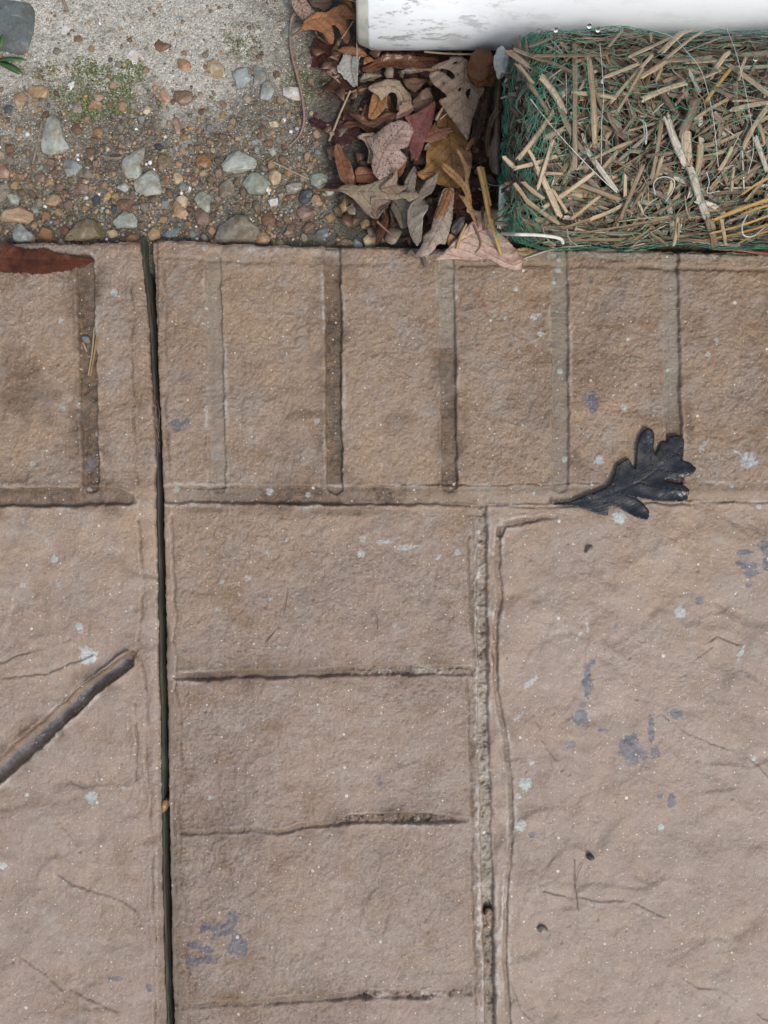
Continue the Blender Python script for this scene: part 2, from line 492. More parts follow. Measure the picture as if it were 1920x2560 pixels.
# grooves: (x, y, half-width px, depth mm, dirt, grey)
GROOVES = [
    [(-80, 640, 21, 4.2, .6, .1), (-70, 1224, 21, 4.2, .7, .1)],
    [(211, 655, 22, 4.0, .75, .0), (219, 930, 22, 4.5, .9, 0), (227, 1212, 20, 4.5, .95, 0)],
    [(531, 645, 20, 2.4, .12, .5), (538, 900, 20, 2.5, .22, .75), (545, 1214, 19, 1.6, .1, .5)],
    [(831, 612, 20, 3.4, .42, .0), (833, 760, 21, 4.5, .72, 0), (836, 1214, 20, 4.8, .85, .1)],
    [(1113, 632, 20, 1.9, .05, .85), (1118, 830, 20, 2.3, .10, .9), (1120, 900, 20, 3.6, .62, .3), (1124, 1214, 19, 3.6, .8, .0)],
    [(1399, 622, 20, 2.6, .15, .85), (1401, 900, 21, 2.9, .34, .8), (1401, 1214, 20, 2.5, .28, .6)],
    [(1677, 628, 20, 2.6, .04, 1.0), (1681, 1000, 20, 2.8, .12, 1.0), (1685, 1080, 19, 2.3, .6, .4), (1688, 1214, 19, 2.6, .85, 0)],
    [(1962, 630, 19, 3.2, .3, .6), (1966, 1205, 19, 3.2, .4, .5)],
    # long course joint
    [(-300, 1243, 23, 4.8, .75, 0), (0, 1243, 23, 4.8, .8, 0), (180, 1243, 23, 4.6, .8, .1), (290, 1241, 21, 3.8, .6, .1), (326, 1250, 12, 2.5, .5, .1), (336, 1254, 4, .5, .2, 0)],
    [(415, 1236, 21, 2.4, .2, .35), (640, 1238, 22, 3.4, .55, .35), (760, 1239, 23, 4.4, .95, .1), (950, 1240, 22, 4.0, .85, .1), (1150, 1240, 20, 1.5, .15, .4),
     (1300, 1238, 21, 1.1, .15, .2), (1450, 1236, 20, 1.2, .2, .1), (1700, 1231, 21, 1.2, .25, .1), (1920, 1228, 21, 1.1, .15, .1), (2300, 1224, 21, 1.2, .2, .1)],
    # diagonal joint with standing water
    [(338, 1630, 9, 1.5, .3, 0), (318, 1655, 17, 6.5, .7, 0), (231, 1718, 22, 8.5, .85, 0), (116, 1822, 24, 9.0, .9, 0), (0, 1925, 25, 9.0, .9, 0), (-250, 2150, 25, 9, .9, 0)],
    # cross joints of the middle column
    [(440, 1692, 8, 1.4, .35, 0), (470, 1691, 10, 3.0, .6, 0), (640, 1686, 10, 3.2, .55, .1), (850, 1680, 11, 3.0, .5, .3), (1000, 1676, 12, 3.0, .35, .5), (1170, 1679, 12, 2.2, .3, .5), (1190, 1680, 10, 1, .1, .4)],
    [(455, 2084, 5, 1.4, .3, 0), (560, 2078, 6, 1.6, .3, 0), (640, 2073, 6, 1.6, .35, 0), (690, 2082, 5, 1.5, .3, 0), (760, 2066, 8, 2.2, .45, 0), (870, 2051, 11, 3.4, .65, .1), (1010, 2047, 14, 3.6, .7, .2), (1090, 2046, 11, 3, .6, .1), (1165, 2050, 4, 1, .3, 0)],
    [(455, 2516, 5, 1.4, .2, 0), (640, 2508, 8, 1.5, .2, 0), (800, 2496, 9, 1.8, .3, 0), (930, 2485, 11, 2.4, .35, .2), (1060, 2488, 10, 2.2, .35, .1), (1175, 2481, 6, 1.2, .3, 0)],
    # vertical joint of the middle column, stony channel
    [(1205, 1272, 12, 2.6, .30, .7), (1205, 1400, 12, 3.0, .35, .7), (1205, 1500, 13, 3.2, .35, .7), (1207, 1640, 13, 3.0, .3, .8), (1206, 1800, 14, 2.6, .15, .9), (1212, 1950, 15, 3.0, .2, 1.0),
     (1217, 2150, 15, 3.2, .15, 1.0), (1220, 2280, 14, 4.0, .4, .8), (1222, 2420, 12, 4.2, .55, .6), (1225, 2560, 12, 4.0, .3, .9), (1230, 3000, 10, 4, .3, .9)],
    [(1248, 1318, 6, 2.0, .5, 0), (1243, 1380, 6, 2.2, .45, 0), (1252, 1500, 6, 2.2, .4, 0), (1238, 1568, 6, 2.4, .4, 0), (1238, 1700, 6, 2.2, .4, 0), (1255, 1800, 6, 2.4, .5, 0), (1272, 1920, 6, 2.6, .55, 0),
     (1280, 2010, 6, 2.6, .6, 0), (1277, 2130, 5, 2.4, .5, 0), (1264, 2240, 5, 2.2, .4, 0), (1262, 2400, 5, 2.0, .35, 0), (1272, 2560, 5, 2.0, .35, 0), (1280, 3000, 5, 2, .3, 0)],
    [(1250, 1335, 7, 2.4, .4, 0), (1262, 1312, 8, 2.8, .55, 0), (1320, 1300, 7, 2.4, .55, 0), (1388, 1290, 5, 1.4, .35, 0)],
]
# thin cracks and slate edges: (x, y, half-width px, depth mm)
CR = [
    [(1690, 2430), (1739, 2473), (1801, 2479), (1859, 2516), (1917, 2551), (2050, 2600)],
    [(1270, 2440), (1303, 2530), (1345, 2562), (1380, 2640)],
    [(1338, 1795), (1357, 1852), (1400, 1917)], [(1666, 1794), (1724, 1836), (1778, 1860), (1851, 1879), (1882, 1902), (1920, 1945)],
    [(1778, 1603), (1797, 1595), (1842, 1610)], [(1747, 1645), (1776, 1628)],
    [(0, 2240), (23, 2269), (42, 2311), (60, 2330)], [(62, 2404), (112, 2443), (150, 2480)],
    [(131, 2126), (135, 2184), (174, 2215), (247, 2234), (309, 2254), (347, 2292), (359, 2342)],
    [(131, 1933), (160, 1952), (193, 1968)], [(154, 2064), (189, 2111)], [(185, 2485), (286, 2531)],
    [(0, 1659), (60, 1636), (116, 1617), (166, 1601)], [(15, 1698), (116, 1686), (193, 1655), (230, 1640)],
    [(1365, 2232), (1420, 2243), (1480, 2250), (1556, 2254)], [(1590, 2262), (1653, 2290)],
    [(204, 1388), (215, 1410), (224, 1445)], [(295, 1388), (312, 1418), (322, 1436)],
    [(450, 2515), (490, 2512), (530, 2510)], [(466, 2490), (470, 2520), (475, 2560)],
    # edges of the pressed borders beside the expansion joint
    [(328, 695), (328, 745), (334, 776), (328, 850), (330, 965), (332, 1042), (340, 1131), (336, 1177), (345, 1208)],
    [(346, 1300), (353, 1416), (357, 1470), (351, 1547), (345, 1600)], [(349, 1640), (359, 1700), (366, 1817), (362, 1900), (370, 1976)],
    [(336, 1760), (341, 1850), (338, 1900), (340, 1949)], [(376, 1976), (372, 2060), (380, 2130), (380, 2207), (382, 2284), (390, 2369), (382, 2408), (386, 2516), (392, 2640)],
    [(405, 660), (418, 753), (411, 830), (417, 946), (415, 1062), (424, 1197)],
    [(428, 1290), (430, 1354), (434, 1412), (440, 1535), (428, 1600), (440, 1643), (436, 1720), (451, 1778), (453, 1860), (451, 1918), (446, 2026), (453, 2076), (449, 2168), (459, 2265), (461, 2342), (469, 2427), (470, 2560), (474, 2700)],
    [(1172, 1340), (1168, 1400), (1175, 1540), (1180, 1600)], [(1168, 1700), (1172, 1800), (1174, 1900), (1178, 2050), (1180, 2200), (1187, 2400), (1190, 2560)],
]
CR += [[(1150, 1212), (1230, 1216), (1290, 1211), (1380, 1214), (1440, 1206), (1520, 1210), (1700, 1206), (1790, 1210), (1860, 1203), (1990, 1204)], [(1080, 1262), (1180, 1266), (1260, 1263), (1340, 1268), (1480, 1262), (1640, 1256), (1700, 1262), (1800, 1254), (1900, 1256), (2000, 1250)], [(430, 1216), (560, 1220), (700, 1214), (900, 1216), (1020, 1212), (1150, 1212)]]
CRW = [2.2] * 20 + [3.8] * 40
LICHEN = [(1334, 793, 8), (1348, 790, 7), (1350, 834, 7), (1402, 926, 7), (1769, 886, 6), (1791, 850, 6), (1497, 1151, 11), (1870, 1152, 19), (1550, 1294, 15), (1289, 724, 6), (1672, 924, 4),
          (1414, 1148, 7), (1334, 1234, 5), (1298, 879, 4), (1561, 1019, 8), (1533, 988, 3), (1397, 672, 8), (1386, 636, 6), (1398, 648, 5), (1386, 705, 5), (1752, 1121, 5), (1901, 1266, 6), (1701, 1531, 14),
          (1330, 1910, 6), (1314, 1962, 15), (1297, 1993, 7), (1884, 1896, 6), (1301, 2064, 14), (1654, 2070, 8), (222, 1640, 20), (199, 1566, 9), (204, 1578, 6), (619, 1445, 8), (555, 1454, 6), (544, 1523, 5),
          (133, 1398, 9), (54, 1464, 7), (143, 1462, 6), (326, 1520, 5), (56, 1302, 6), (297, 1460, 4), (667, 1381, 5), (716, 1350, 5), (675, 1498, 5), (1143, 1381, 8), (986, 1562, 6), (906, 1347, 8),
          (902, 1385, 9), (696, 1617, 4), (228, 1995, 14), (307, 1970, 5), (525, 1995, 6), (239, 1953, 5), (285, 732, 9), (151, 801, 6), (158, 1021, 7), (81, 1160, 7), (239, 1085, 6), (511, 617, 8),
          (218, 1224, 6), (440, 1224, 8), (792, 1052, 7), (940, 743, 4), (769, 1237, 7), (673, 1229, 9), (1262, 795, 5), (1237, 788, 4), (1222, 822, 4), (1830, 1215, 5), (1745, 1190, 4), (5, 2165, 10)]
STREAK = [(1330, 1703, 26, 10, -0.75), (1469, 1566, 18, 6, 1.35), (1450, 1588, 16, 5, -0.9), (1855, 1628, 26, 7, -1.2), (1300, 1790, 18, 5, -0.75), (1762, 1110, 26, 3, -1.0), (1840, 1130, 18, 4, 0.5), (205, 1625, 20, 6, 0.9), (1097, 1393, 14, 5, -0.9), (1020, 1368, 30, 10, -0.1), (960, 1355, 26, 8, 0.0)]
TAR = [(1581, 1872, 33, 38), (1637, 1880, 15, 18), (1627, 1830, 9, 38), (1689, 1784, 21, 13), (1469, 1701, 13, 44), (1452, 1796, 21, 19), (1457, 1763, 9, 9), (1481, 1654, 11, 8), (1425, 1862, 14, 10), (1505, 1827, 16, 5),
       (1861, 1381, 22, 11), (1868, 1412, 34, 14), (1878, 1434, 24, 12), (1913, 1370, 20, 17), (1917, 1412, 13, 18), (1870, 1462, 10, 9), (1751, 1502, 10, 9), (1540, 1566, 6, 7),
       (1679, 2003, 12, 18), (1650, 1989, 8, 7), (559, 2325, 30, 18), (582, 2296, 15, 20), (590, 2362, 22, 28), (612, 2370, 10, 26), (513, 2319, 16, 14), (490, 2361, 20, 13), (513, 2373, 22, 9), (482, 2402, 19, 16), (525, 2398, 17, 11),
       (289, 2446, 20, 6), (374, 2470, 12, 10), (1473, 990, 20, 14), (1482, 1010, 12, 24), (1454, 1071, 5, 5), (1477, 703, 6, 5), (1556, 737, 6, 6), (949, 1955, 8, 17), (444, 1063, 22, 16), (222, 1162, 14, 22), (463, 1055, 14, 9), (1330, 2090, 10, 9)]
BROWN = [(58, 990, 95, 90, .55), (775, 1034, 60, 18, .6), (735, 1040, 40, 14, .4), (1000, 1050, 45, 30, .45), (985, 1075, 30, 14, .4), (1440, 1150, 18, 30, .5), (190, 1270, 70, 10, .5), (520, 1275, 90, 9, .5), (870, 1280, 160, 11, .55),
         (1180, 1290, 40, 8, .4), (760, 1290, 30, 10, .3), (1460, 1270, 60, 12, .45), (30, 880, 40, 30, .3), (230, 1185, 50, 20, .5), (250, 1205, 60, 14, .4), (880, 1205, 60, 14, .4), (420, 1590, 16, 30, .4), (330, 1590, 24, 14, .4),
         (1000, 1695, 160, 12, .4), (560, 1705, 110, 11, .5), (1010, 2034, 80, 9, .6), (1720, 1060, 14, 60, .5), (640, 2330, 30, 20, .2), (300, 2150, 40, 60, .18)]


def slab_fields(X, Y):
    N = len(X)
    Z = np.zeros(N, np.float32)
    dirt_shade = np.zeros(N, np.float32); grey = np.zeros(N, np.float32); pale = np.zeros(N, np.float32)
    lich = np.zeros(N, np.float32); tar_sheen = np.zeros(N, np.float32); wet = np.zeros(N, np.float32); rust = np.zeros(N, np.float32)
    f1 = fbm(X, Y, 160, 2, 1); f2 = fbm(X, Y, 46, 3, 5); f3 = fbm(X, Y, 15, 2, 9); f4 = fbm(X, Y, 6.5, 2, 13)
    # how rough each stone was stamped
    soldier = sstep(1245, 1225, Y)
    mid = (1 - soldier) * sstep(430, 445, X) * sstep(1205, 1190, X)
    bigr = (1 - soldier) * sstep(1195, 1215, X)
    left = (1 - soldier) * sstep(430, 415, X)
    patch = 0.5 + 0.5 * fbm(X, Y, 210, 2, 21)
    rough = soldier * (0.75 + 0.5 * patch) + mid * (0.35 + 0.65 * patch + 0.4 * sstep(900, 500, X)) + bigr * (0.22 + 0.3 * patch) + left * (0.3 + 0.3 * patch)
    rid = 1 - np.abs(f2) * 2
    Z += 1.5 * f1 + rough * (1.05 * f2 + 0.10 * rid + 0.60 * f3 + 0.52 * f4 + 0.14 * rng.normal(size=N).astype(np.float32))
    # slate terraces on the big stones
    for k_, (ax, ay, per, amp_, msk) in enumerate(((0.35, 0.94, 150, 1.0, bigr + 0.8 * left + 0.35 * mid), (-0.62, 0.78, 210, 1.2, bigr + left), (0.85, 0.5, 120, 0.7, 0.5 * bigr + 0.5 * left + 0.7 * mid + 0.5 * soldier))):
        u_ = (X * ax + Y * ay) / per + 1.1 * fbm(X, Y, 260, 3, 31 + 5 * k_)
        fr_ = u_ - np.floor(u_)
        gate = sstep(-0.05, 0.35, fbm(X, Y, 130, 2, 47 + 3 * k_))
        Z += amp_ * msk * gate * (sstep(0.84, 0.985, fr_) - fr_) * 1.15
    Z += (0.9 * bigr + 0.8 * left + 0.5 * mid) * (1.5 * fbm(X, Y, 90, 2, 57) + 1.0 * fbm(X + 0.6 * Y, 2.2 * (Y - 0.6 * X), 90, 3, 58))
    u = (X * 0.55 + Y * 0.83) / 330 + 0.9 * fbm(X, Y, 330, 3, 30)
    ter = np.floor(u) + sstep(0.86, 0.99, u - np.floor(u))
    Z += (0.9 * bigr + 0.8 * left + 0.25 * mid) * (ter - u) * 0.9
    # tilt of chisel marks on the middle tiles
    Z += mid * 0.55 * fbm((X + Y * 0.7), (Y - X * 0.55) * 3.2, 120, 3, 34)
    jx = 4.2 * fbm(X, Y, 34, 3, 40, 0.7); jy = 4.2 * fbm(X, Y, 34, 3, 44, 0.7)
    mauve = sstep(1150, 1700, Y) * 0.9 + 0.25 * sstep(0.1, 0.5, patch - 0.4)
    for g in GROOVES:
        idx, d, v, sg = polydist(X + jx, Y + jy, g, 90)
        if d is None: continue
        hw, dep, di, gr = v.T; dep = dep * 1.1; di = np.clip(di * 1.1, 0, 1)
        prof = sstep(hw + 2.5, hw - 3.5, d + 1.6 * f3[idx])
        floor = dep * (1 + 0.10 * f2[idx]) - 0.5 * np.clip(1 - d / np.maximum(hw, 1), 0, 1)
        Zi = Z[idx]
        # joint bottoms are smoother than the stone
        Z[idx] = Zi * (1 - 0.55 * prof) - prof * floor + 0.35 * prof * f3[idx]
        edge = np.exp(-((d - hw - 5) / 5.0) ** 2)
        Z[idx] += 0.75 * edge * (0.45 + f2[idx])
        blot = 0.6 + 0.8 * f2[idx]
        dirt_shade[idx] = np.maximum(dirt_shade[idx], np.clip(prof * di * (0.85 + 0.5 * f2[idx]), 0, 1))
        line = np.exp(-((d - hw + 1) / 2.2) ** 2) * (0.20 + 0.5 * di)  # shadow line along both joint edges, put into the colour
        dirt_shade[idx] = np.maximum(dirt_shade[idx], np.clip(line * blot, 0, 0.9))
        halo = sstep(hw + 52, hw, d) * np.clip(di + 0.12, 0, 1) * 0.80 * np.clip(1.5 * fbm(X[idx], Y[idx], 70, 3, 50) + 0.22, 0, 1)
        dirt_shade[idx] = np.maximum(dirt_shade[idx], halo)
        grey[idx] = np.maximum(grey[idx], prof * gr)
        pale[idx] = np.maximum(pale[idx], edge * np.clip(fbm(X[idx], Y[idx], 80, 2, 54) * 1.2, 0, 0.6))
        wet[idx] = np.maximum(wet[idx], prof * np.clip(di * 1.3 - 0.2, 0, 1))
    # the diagonal joint is a bowl; sky reflection is painted along its wet channel
    idx, d, v, sg = polydist(X + jx, Y + jy, [(322, 1652, 0), (231, 1718, 0), (116, 1822, 0), (0, 1925, 0), (-250, 2150, 0)], 60)
    Z[idx] += 4.0 * np.clip(d / 24, 0, 1) ** 2 * sstep(26, 22, d)
    ch = sstep(9.5, 6.0, np.abs(d * sg + 1.5) + 2.5 * f2[idx])
    tar_sheen[idx] = np.maximum(tar_sheen[idx], 0.60 * ch); wet[idx] = np.maximum(wet[idx], ch)
    dirt_shade[idx] = np.where(d < 24, np.minimum(dirt_shade[idx], 0.42 + 0.3 * f2[idx] + 0.4 * ch), dirt_shade[idx])
    grey[idx] *= (d > 24)
    for pl, wgt in zip(CR, CRW):
        pts = [(x, y, wgt) for x, y in pl]
        idx, d, v, sg = polydist(X + jx * 1.3, Y + jy * 1.3, pts, 30)
        if d is None: continue
        k = 0.25 + 0.75 * sstep(-0.4, 0.25, f2[idx])
        Z[idx] -= (1.3 if wgt > 3 else 0.32) * k * sstep(wgt + 2.0, 0, d)
        Z[idx] += (0.45 if wgt > 3 else 0.65) * k * sg * sstep(18, 2, d)
        dirt_shade[idx] = np.maximum(dirt_shade[idx], (0.50 if wgt > 3 else 0.07) * k * sstep(wgt + 1.5, 0.5, d))
    # whitish skin of efflorescence along the stony channel
    for pl, a in (([(1192, 1275), (1193, 1400), (1195, 1500), (1192, 1660), (1190, 1800), (1188, 1900), (1192, 2100), (1195, 2200), (1197, 2320), (1207, 2420), (1210, 2560), (1212, 2700)], .9), ([(1262, 2180), (1258, 2270), (1246, 2330), (1240, 2420), (1246, 2500), (1240, 2600)], .7)):
        idx, d, v, sg = polydist(X + 2 * jx, Y, [(x, y, 0) for x, y in pl], 40)
        pale[idx] = np.maximum(pale[idx], a * sstep(9, 2, d) * sstep(-0.3, 0.3, f3[idx] + 0.4 * f1[idx]))
        Z[idx] += 0.7 * sstep(10, 2, d)
    idx, d, v, sg = polydist(X, Y, [(1192, 2220, 0), (1190, 2265, 0), (1200, 2320, 0)], 30)
    pale[idx] = np.maximum(pale[idx], sstep(14, 5, d) * sstep(-0.4, 0.2, f3[idx]))
    # raised bead right of the stony channel
    idx, d, v, sg = polydist(X, Y, [(1226, 1290, 0), (1226, 1700, 0), (1236, 1900, 0), (1250, 2100, 0), (1248, 2560, 0), (1252, 2800, 0)], 40)
    Z[idx] += 0.9 * sstep(16, 4, d)
    # crumbling mortar and a little exposed aggregate in the stony joints
    for pts_, w0 in (([(1205, 1275), (1205, 1500), (1207, 1640), (1206, 1800), (1212, 1950), (1217, 2150), (1220, 2280), (1224, 2420), (1226, 2560), (1230, 2800)], 17), ([(860, 1680), (1000, 1676), (1180, 1680)], 13), ([(840, 2052), (1010, 2047), (1120, 2048)], 13), ([(900, 2487), (1060, 2488), (1150, 2482)], 12)):
        idx, d, v, sg = polydist(X + jx, Y + jy, [(x, y, 0) for x, y in pts_], 40)
        k = sstep(w0, w0 * 0.5, d)
        xx, yy = X[idx], Y[idx]
        cr = fbm(xx, yy, 11, 3, 86, 0.7); br = fbm(xx, yy, 48, 2, 88)
        Z[idx] += k * (1.1 * cr + 0.8 * np.clip(br, -1, .4))
        hole = k * sstep(0.24, 0.55, -cr - 0.35 * br)
        dirt_shade[idx] = np.maximum(dirt_shade[idx], 0.42 * hole); Z[idx] -= 0.9 * hole
        pale[idx] = np.maximum(pale[idx], 0.45 * k * sstep(0.10, 0.6, 0.6 * cr + 0.8 * br))
    for _ in range(46):
        k = rng.random()
        if k < 0.45:
            cy = rng.uniform(1300, 2560); cx = np.interp(cy, [1272, 1800, 2150, 2560], [1205, 1206, 1217, 1226]) + rng.uniform(-9, 9)
        elif k < 0.72: cx = rng.uniform(880, 1170); cy = 1677 + rng.uniform(-6, 8)
        elif k < 0.9: cx = rng.uniform(840, 1120); cy = 2049 + rng.uniform(-7, 7)
        else: cx = rng.uniform(910, 1090); cy = 2487 + rng.uniform(-5, 7)
        r = rng.uniform(3, 11); as_ = rng.uniform(1.1, 2.2)
        idx = np.nonzero((np.abs(X - cx) < 2.5 * r) & (np.abs(Y - cy) < 2.5 * r))[0]
        d = np.hypot((X[idx] - cx) / as_, Y[idx] - cy) / r * (1 + 0.35 * f4[idx])
        Z[idx] += rng.choice([1.6, -1.2, 1.0]) * sstep(1, 0.45, d)
        if rng.random() < 0.4: pale[idx] = np.maximum(pale[idx], 0.6 * np.exp(-((d - 1.0) / 0.18) ** 2))
    # the hole in the channel
    d = np.hypot((X - 1220) / 11, (Y - 2276) / 20)
    Z -= 5.0 * sstep(1.05, 0.8, d)
    dirt_shade[:] = np.maximum(dirt_shade, 0.7 * sstep(1.05, 0.8, d))
    # small pits and popouts
    for _ in range(420):
        cx, cy = rng.uniform(-100, 2000), rng.uniform(640, 2600)
        r = rng.uniform(2.5, 6)
        idx = np.nonzero((np.abs(X - cx) < 2 * r) & (np.abs(Y - cy) < 2 * r))[0]
        d = np.hypot(X[idx] - cx, Y[idx] - cy) / r
        Z[idx] += rng.choice([-0.8, 0.5]) * sstep(1, 0.3, d)
    # edge lip along the gravel
    ty = topY(X)
    dy = Y - ty + 2.5 * f2 + 1.5 * f3
    lip = sstep(12, 0, dy)
    Z -= 2.6 * lip * lip
    rimg = np.exp(-((dy - 44) / 5.5) ** 2)
    k = np.clip(0.55 + 0.9 * fbm(X, Y * 0.2, 150, 2, 60), 0.1, 1) * (0.7 + 0.5 * sstep(1400, 1450, X))
    Z -= 1.7 * rimg * k
    dirt_shade[:] = np.maximum(dirt_shade, 0.55 * rimg * k * (0.7 + 0.6 * f2))
    pale[:] = np.maximum(pale, 0.55 * np.exp(-((dy - 14) / 11) ** 2) * np.clip(0.3 + fbm(X, Y, 90, 2, 64), 0, 1))
    grey[:] = np.maximum(grey, 0.5 * np.exp(-((dy - 14) / 12) ** 2) * sstep(1000, 1300, X))
    # rounded edges at the expansion joint
    dg = np.where(X < 395, gapL(Y) - X, X - gapR(Y))
    wl = np.where(X < 395, 5 + 26 * sstep(1010, 640, Y), 6)
    e = np.clip(1 - (dg + 1.2 * f3) / wl, 0, 1)
    Z -= np.where(X < 395, 1.4 + 2.4 * sstep(1010, 640, Y), 1.5) * e * e
    bead = np.exp(-((dg - 20) / 12) ** 2)
    Z += 0.5 * bead + 0.5 * bead * f2
    rightb = (X > 395) * sstep(50, 8, dg) * sstep(1500, 1600, Y)
    dirt_shade[:] = np.maximum(dirt_shade, 0.38 * rightb * (0.8 + 0.5 * f2))
    # stains
    ang = np.arctan2
    for i, (cx, cy, r) in enumerate(LICHEN):
        idx = np.nonzero((np.abs(X - cx) < 2.2 * r) & (np.abs(Y - cy) < 2.2 * r))[0]
        a = ang(Y[idx] - cy, X[idx] - cx)
        d = np.hypot(X[idx] - cx, Y[idx] - cy) / r
        wob = 0.09 * np.sin(5 * a + i) + (0.22 * np.clip(np.sin(9 * a + i * 1.7), 0, 1) ** 3 if r > 10 else 0) + 0.10 * np.sin(3 * a + 2 * i)
        st = 0.9 if (cx > 1250 or r > 8) else 0.6
        lich[idx] = np.maximum(lich[idx], st * sstep(1.12, 0.88, d - wob))
        Z[idx] += 0.15 * sstep(1.1, 0.7, d)
    for cx, cy, L, wd, a in STREAK:
        idx = np.nonzero((np.abs(X - cx) < L * 1.5) & (np.abs(Y - cy) < L * 1.5))[0]
        dx, dyy = X[idx] - cx, Y[idx] - cy
        uu = (dx * math.cos(a) + dyy * math.sin(a)) / L; vv = (-dx * math.sin(a) + dyy * math.cos(a)) / wd
        d = np.hypot(uu, vv * (1.4 + 0.7 * uu)) + 0.5 * f4[idx]
        lich[idx] = np.maximum(lich[idx], 0.75 * sstep(1.0, 0.6, d))
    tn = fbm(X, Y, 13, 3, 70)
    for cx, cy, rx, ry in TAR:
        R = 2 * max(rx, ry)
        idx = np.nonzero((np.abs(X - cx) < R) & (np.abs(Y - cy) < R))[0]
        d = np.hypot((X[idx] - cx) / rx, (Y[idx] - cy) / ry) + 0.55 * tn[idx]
        tar_sheen[idx] = np.maximum(tar_sheen[idx], (0.85 if cx > 1300 else 0.72) * sstep(1.08, 0.80, d))
    wet[:] = np.maximum(wet, tar_sheen * 0.55)
    bn = fbm(X, Y, 30, 3, 76)
    for cx, cy, rx, ry, s in BROWN:
        R = 1.6 * max(rx, ry)
        idx = np.nonzero((np.abs(X - cx) < R) & (np.abs(Y - cy) < R))[0]
        d = np.hypot((X[idx] - cx) / rx, (Y[idx] - cy) / ry) + 0.5 * bn[idx]
        dirt_shade[idx] = np.maximum(dirt_shade[idx], s * sstep(1.15, 0.3, d))
    idx, d, v, sg = polydist(X + jx, Y + jy, [(1196, 735, 0), (1212, 770, 0), (1225, 790, 0)], 30)
    rust[idx] = np.maximum(rust[idx], 0.9 * sstep(9, 2, d))
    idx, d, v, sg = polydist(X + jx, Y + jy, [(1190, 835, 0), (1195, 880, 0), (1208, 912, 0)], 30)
    tar_sheen[idx] = np.maximum(tar_sheen[idx], 0.6 * sstep(6, 1, d) * sstep(-0.2, 0.2, f4[idx]))
    # damp, glossy areas
    wet[:] = np.maximum(wet, np.clip(0.9 * fbm(X, Y, 190, 3, 82) + 0.35 * soldier + 0.25 * mid, 0, 0.75))
    return Z, dict(dirt_shade=dirt_shade, grey=grey, pale=pale, lichen=lich, tar_sheen=tar_sheen, wet=wet, rust=rust, rough=np.clip(rough, 0, 1.3), mauve=np.clip(mauve, 0, 1))


def axis(dense0, dense1, step, far):
    d = np.arange(dense0, dense1, step if dense1 > dense0 else -step)
    t = d[-1] + (far - d[-1]) * (np.linspace(0, 1, 26)[1:] ** 2.6)
    return np.concatenate([d, t])


def build_slab(side):
    st = 2.1
    ty = axis(0, 2110, st, 9000)                       # distance below the top edge
    if side > 0: sx = axis(0, 1690, st, 8000)
    else: sx = axis(0, 540, st, 6000)
    Yn = ty[:, None] + 610 + 0 * sx[None, :]
    gj = (1.6 * vnoise(Yn / 17, Yn * 0 + side, 12) + 1.3 * vnoise(Yn / 6, Yn * 0 + 3 * side, 13) + 2.0 * np.clip(vnoise(Yn / 60, Yn * 0 + side, 14), 0, 1)) * sstep(60, 0, sx[None, :])
    X = np.where(side > 0, gapR(Yn) + gj * 0.8 + sx[None, :], gapL(Yn) - gj - sx[None, :])
    Y = ty[:, None] + topY(X) + 0.9 * vnoise(X / 9, X * 0, 3) * (ty[:, None] < 1) + 2.2 * vnoise(X / 31, X * 0 + 4, 5) * sstep(60, 0, ty[:, None])
    nr, nc = X.shape
    Z, at = slab_fields(X.ravel(), Y.ravel())
    far = sstep(2750, 3200, Y.ravel()) + sstep(2150, 2600, np.abs(X.ravel() - 100))
    Z = np.where(far > 0, Z * np.clip(1 - far, 0, 1), Z)
    # collar of side faces: gravel edge row and joint edge column drop 60 mm
    def pad(a): return np.pad(a.reshape(nr, nc), ((1, 0), (1, 0)), mode='edge')
    Xp, Yp, Zp = pad(X), pad(Y), pad(Z).copy()
    Zp[0, :] = -60; Zp[:, 0] = -60
    V3 = np.stack([(Xp - 960) / PXM, (1280 - Yp) / PXM, Zp / 1000.0], -1).reshape(-1, 3)
    F = grid_faces(nr + 1, nc + 1)
    F = F[:, ::-1] if side > 0 else F
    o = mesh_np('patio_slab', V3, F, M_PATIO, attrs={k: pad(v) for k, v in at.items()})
    tag(o, 'stamped concrete patio slab right of the dark expansion gap' if side > 0 else 'stamped concrete patio slab left of the dark expansion gap, with the diagonal joint', 'patio', None, 'structure')
    return o


build_slab(1)
build_slab(-1)

# standing water lying in the diagonal joint, and the weathered strip inside the expansion gap
def ribbon(name, pts, hw, z, mat, nseg=60, parent=None):
    pts = np.asarray(pts, float); t = np.linspace(0, len(pts) - 1, nseg)
    x = np.interp(t, range(len(pts)), pts[:, 0]); y = np.interp(t, range(len(pts)), pts[:, 1])
    dx, dy = np.gradient(x), np.gradient(y); L = np.hypot(dx, dy)
    a = []
    for s in (-1, -.5, 0, .5, 1):
        k = s * hw * np.sin(np.clip(t / t[-1], 0.03, 1) * math.pi / 2) ** 0.4
        a.append(np.stack([(x - dy / L * k - 960) / PXM, (1280 - y - dx / L * k) / PXM, np.full(nseg, z)], -1))
    return mesh_np(name, np.stack(a, 1).reshape(-1, 3), grid_faces(nseg, 5), mat, parent)


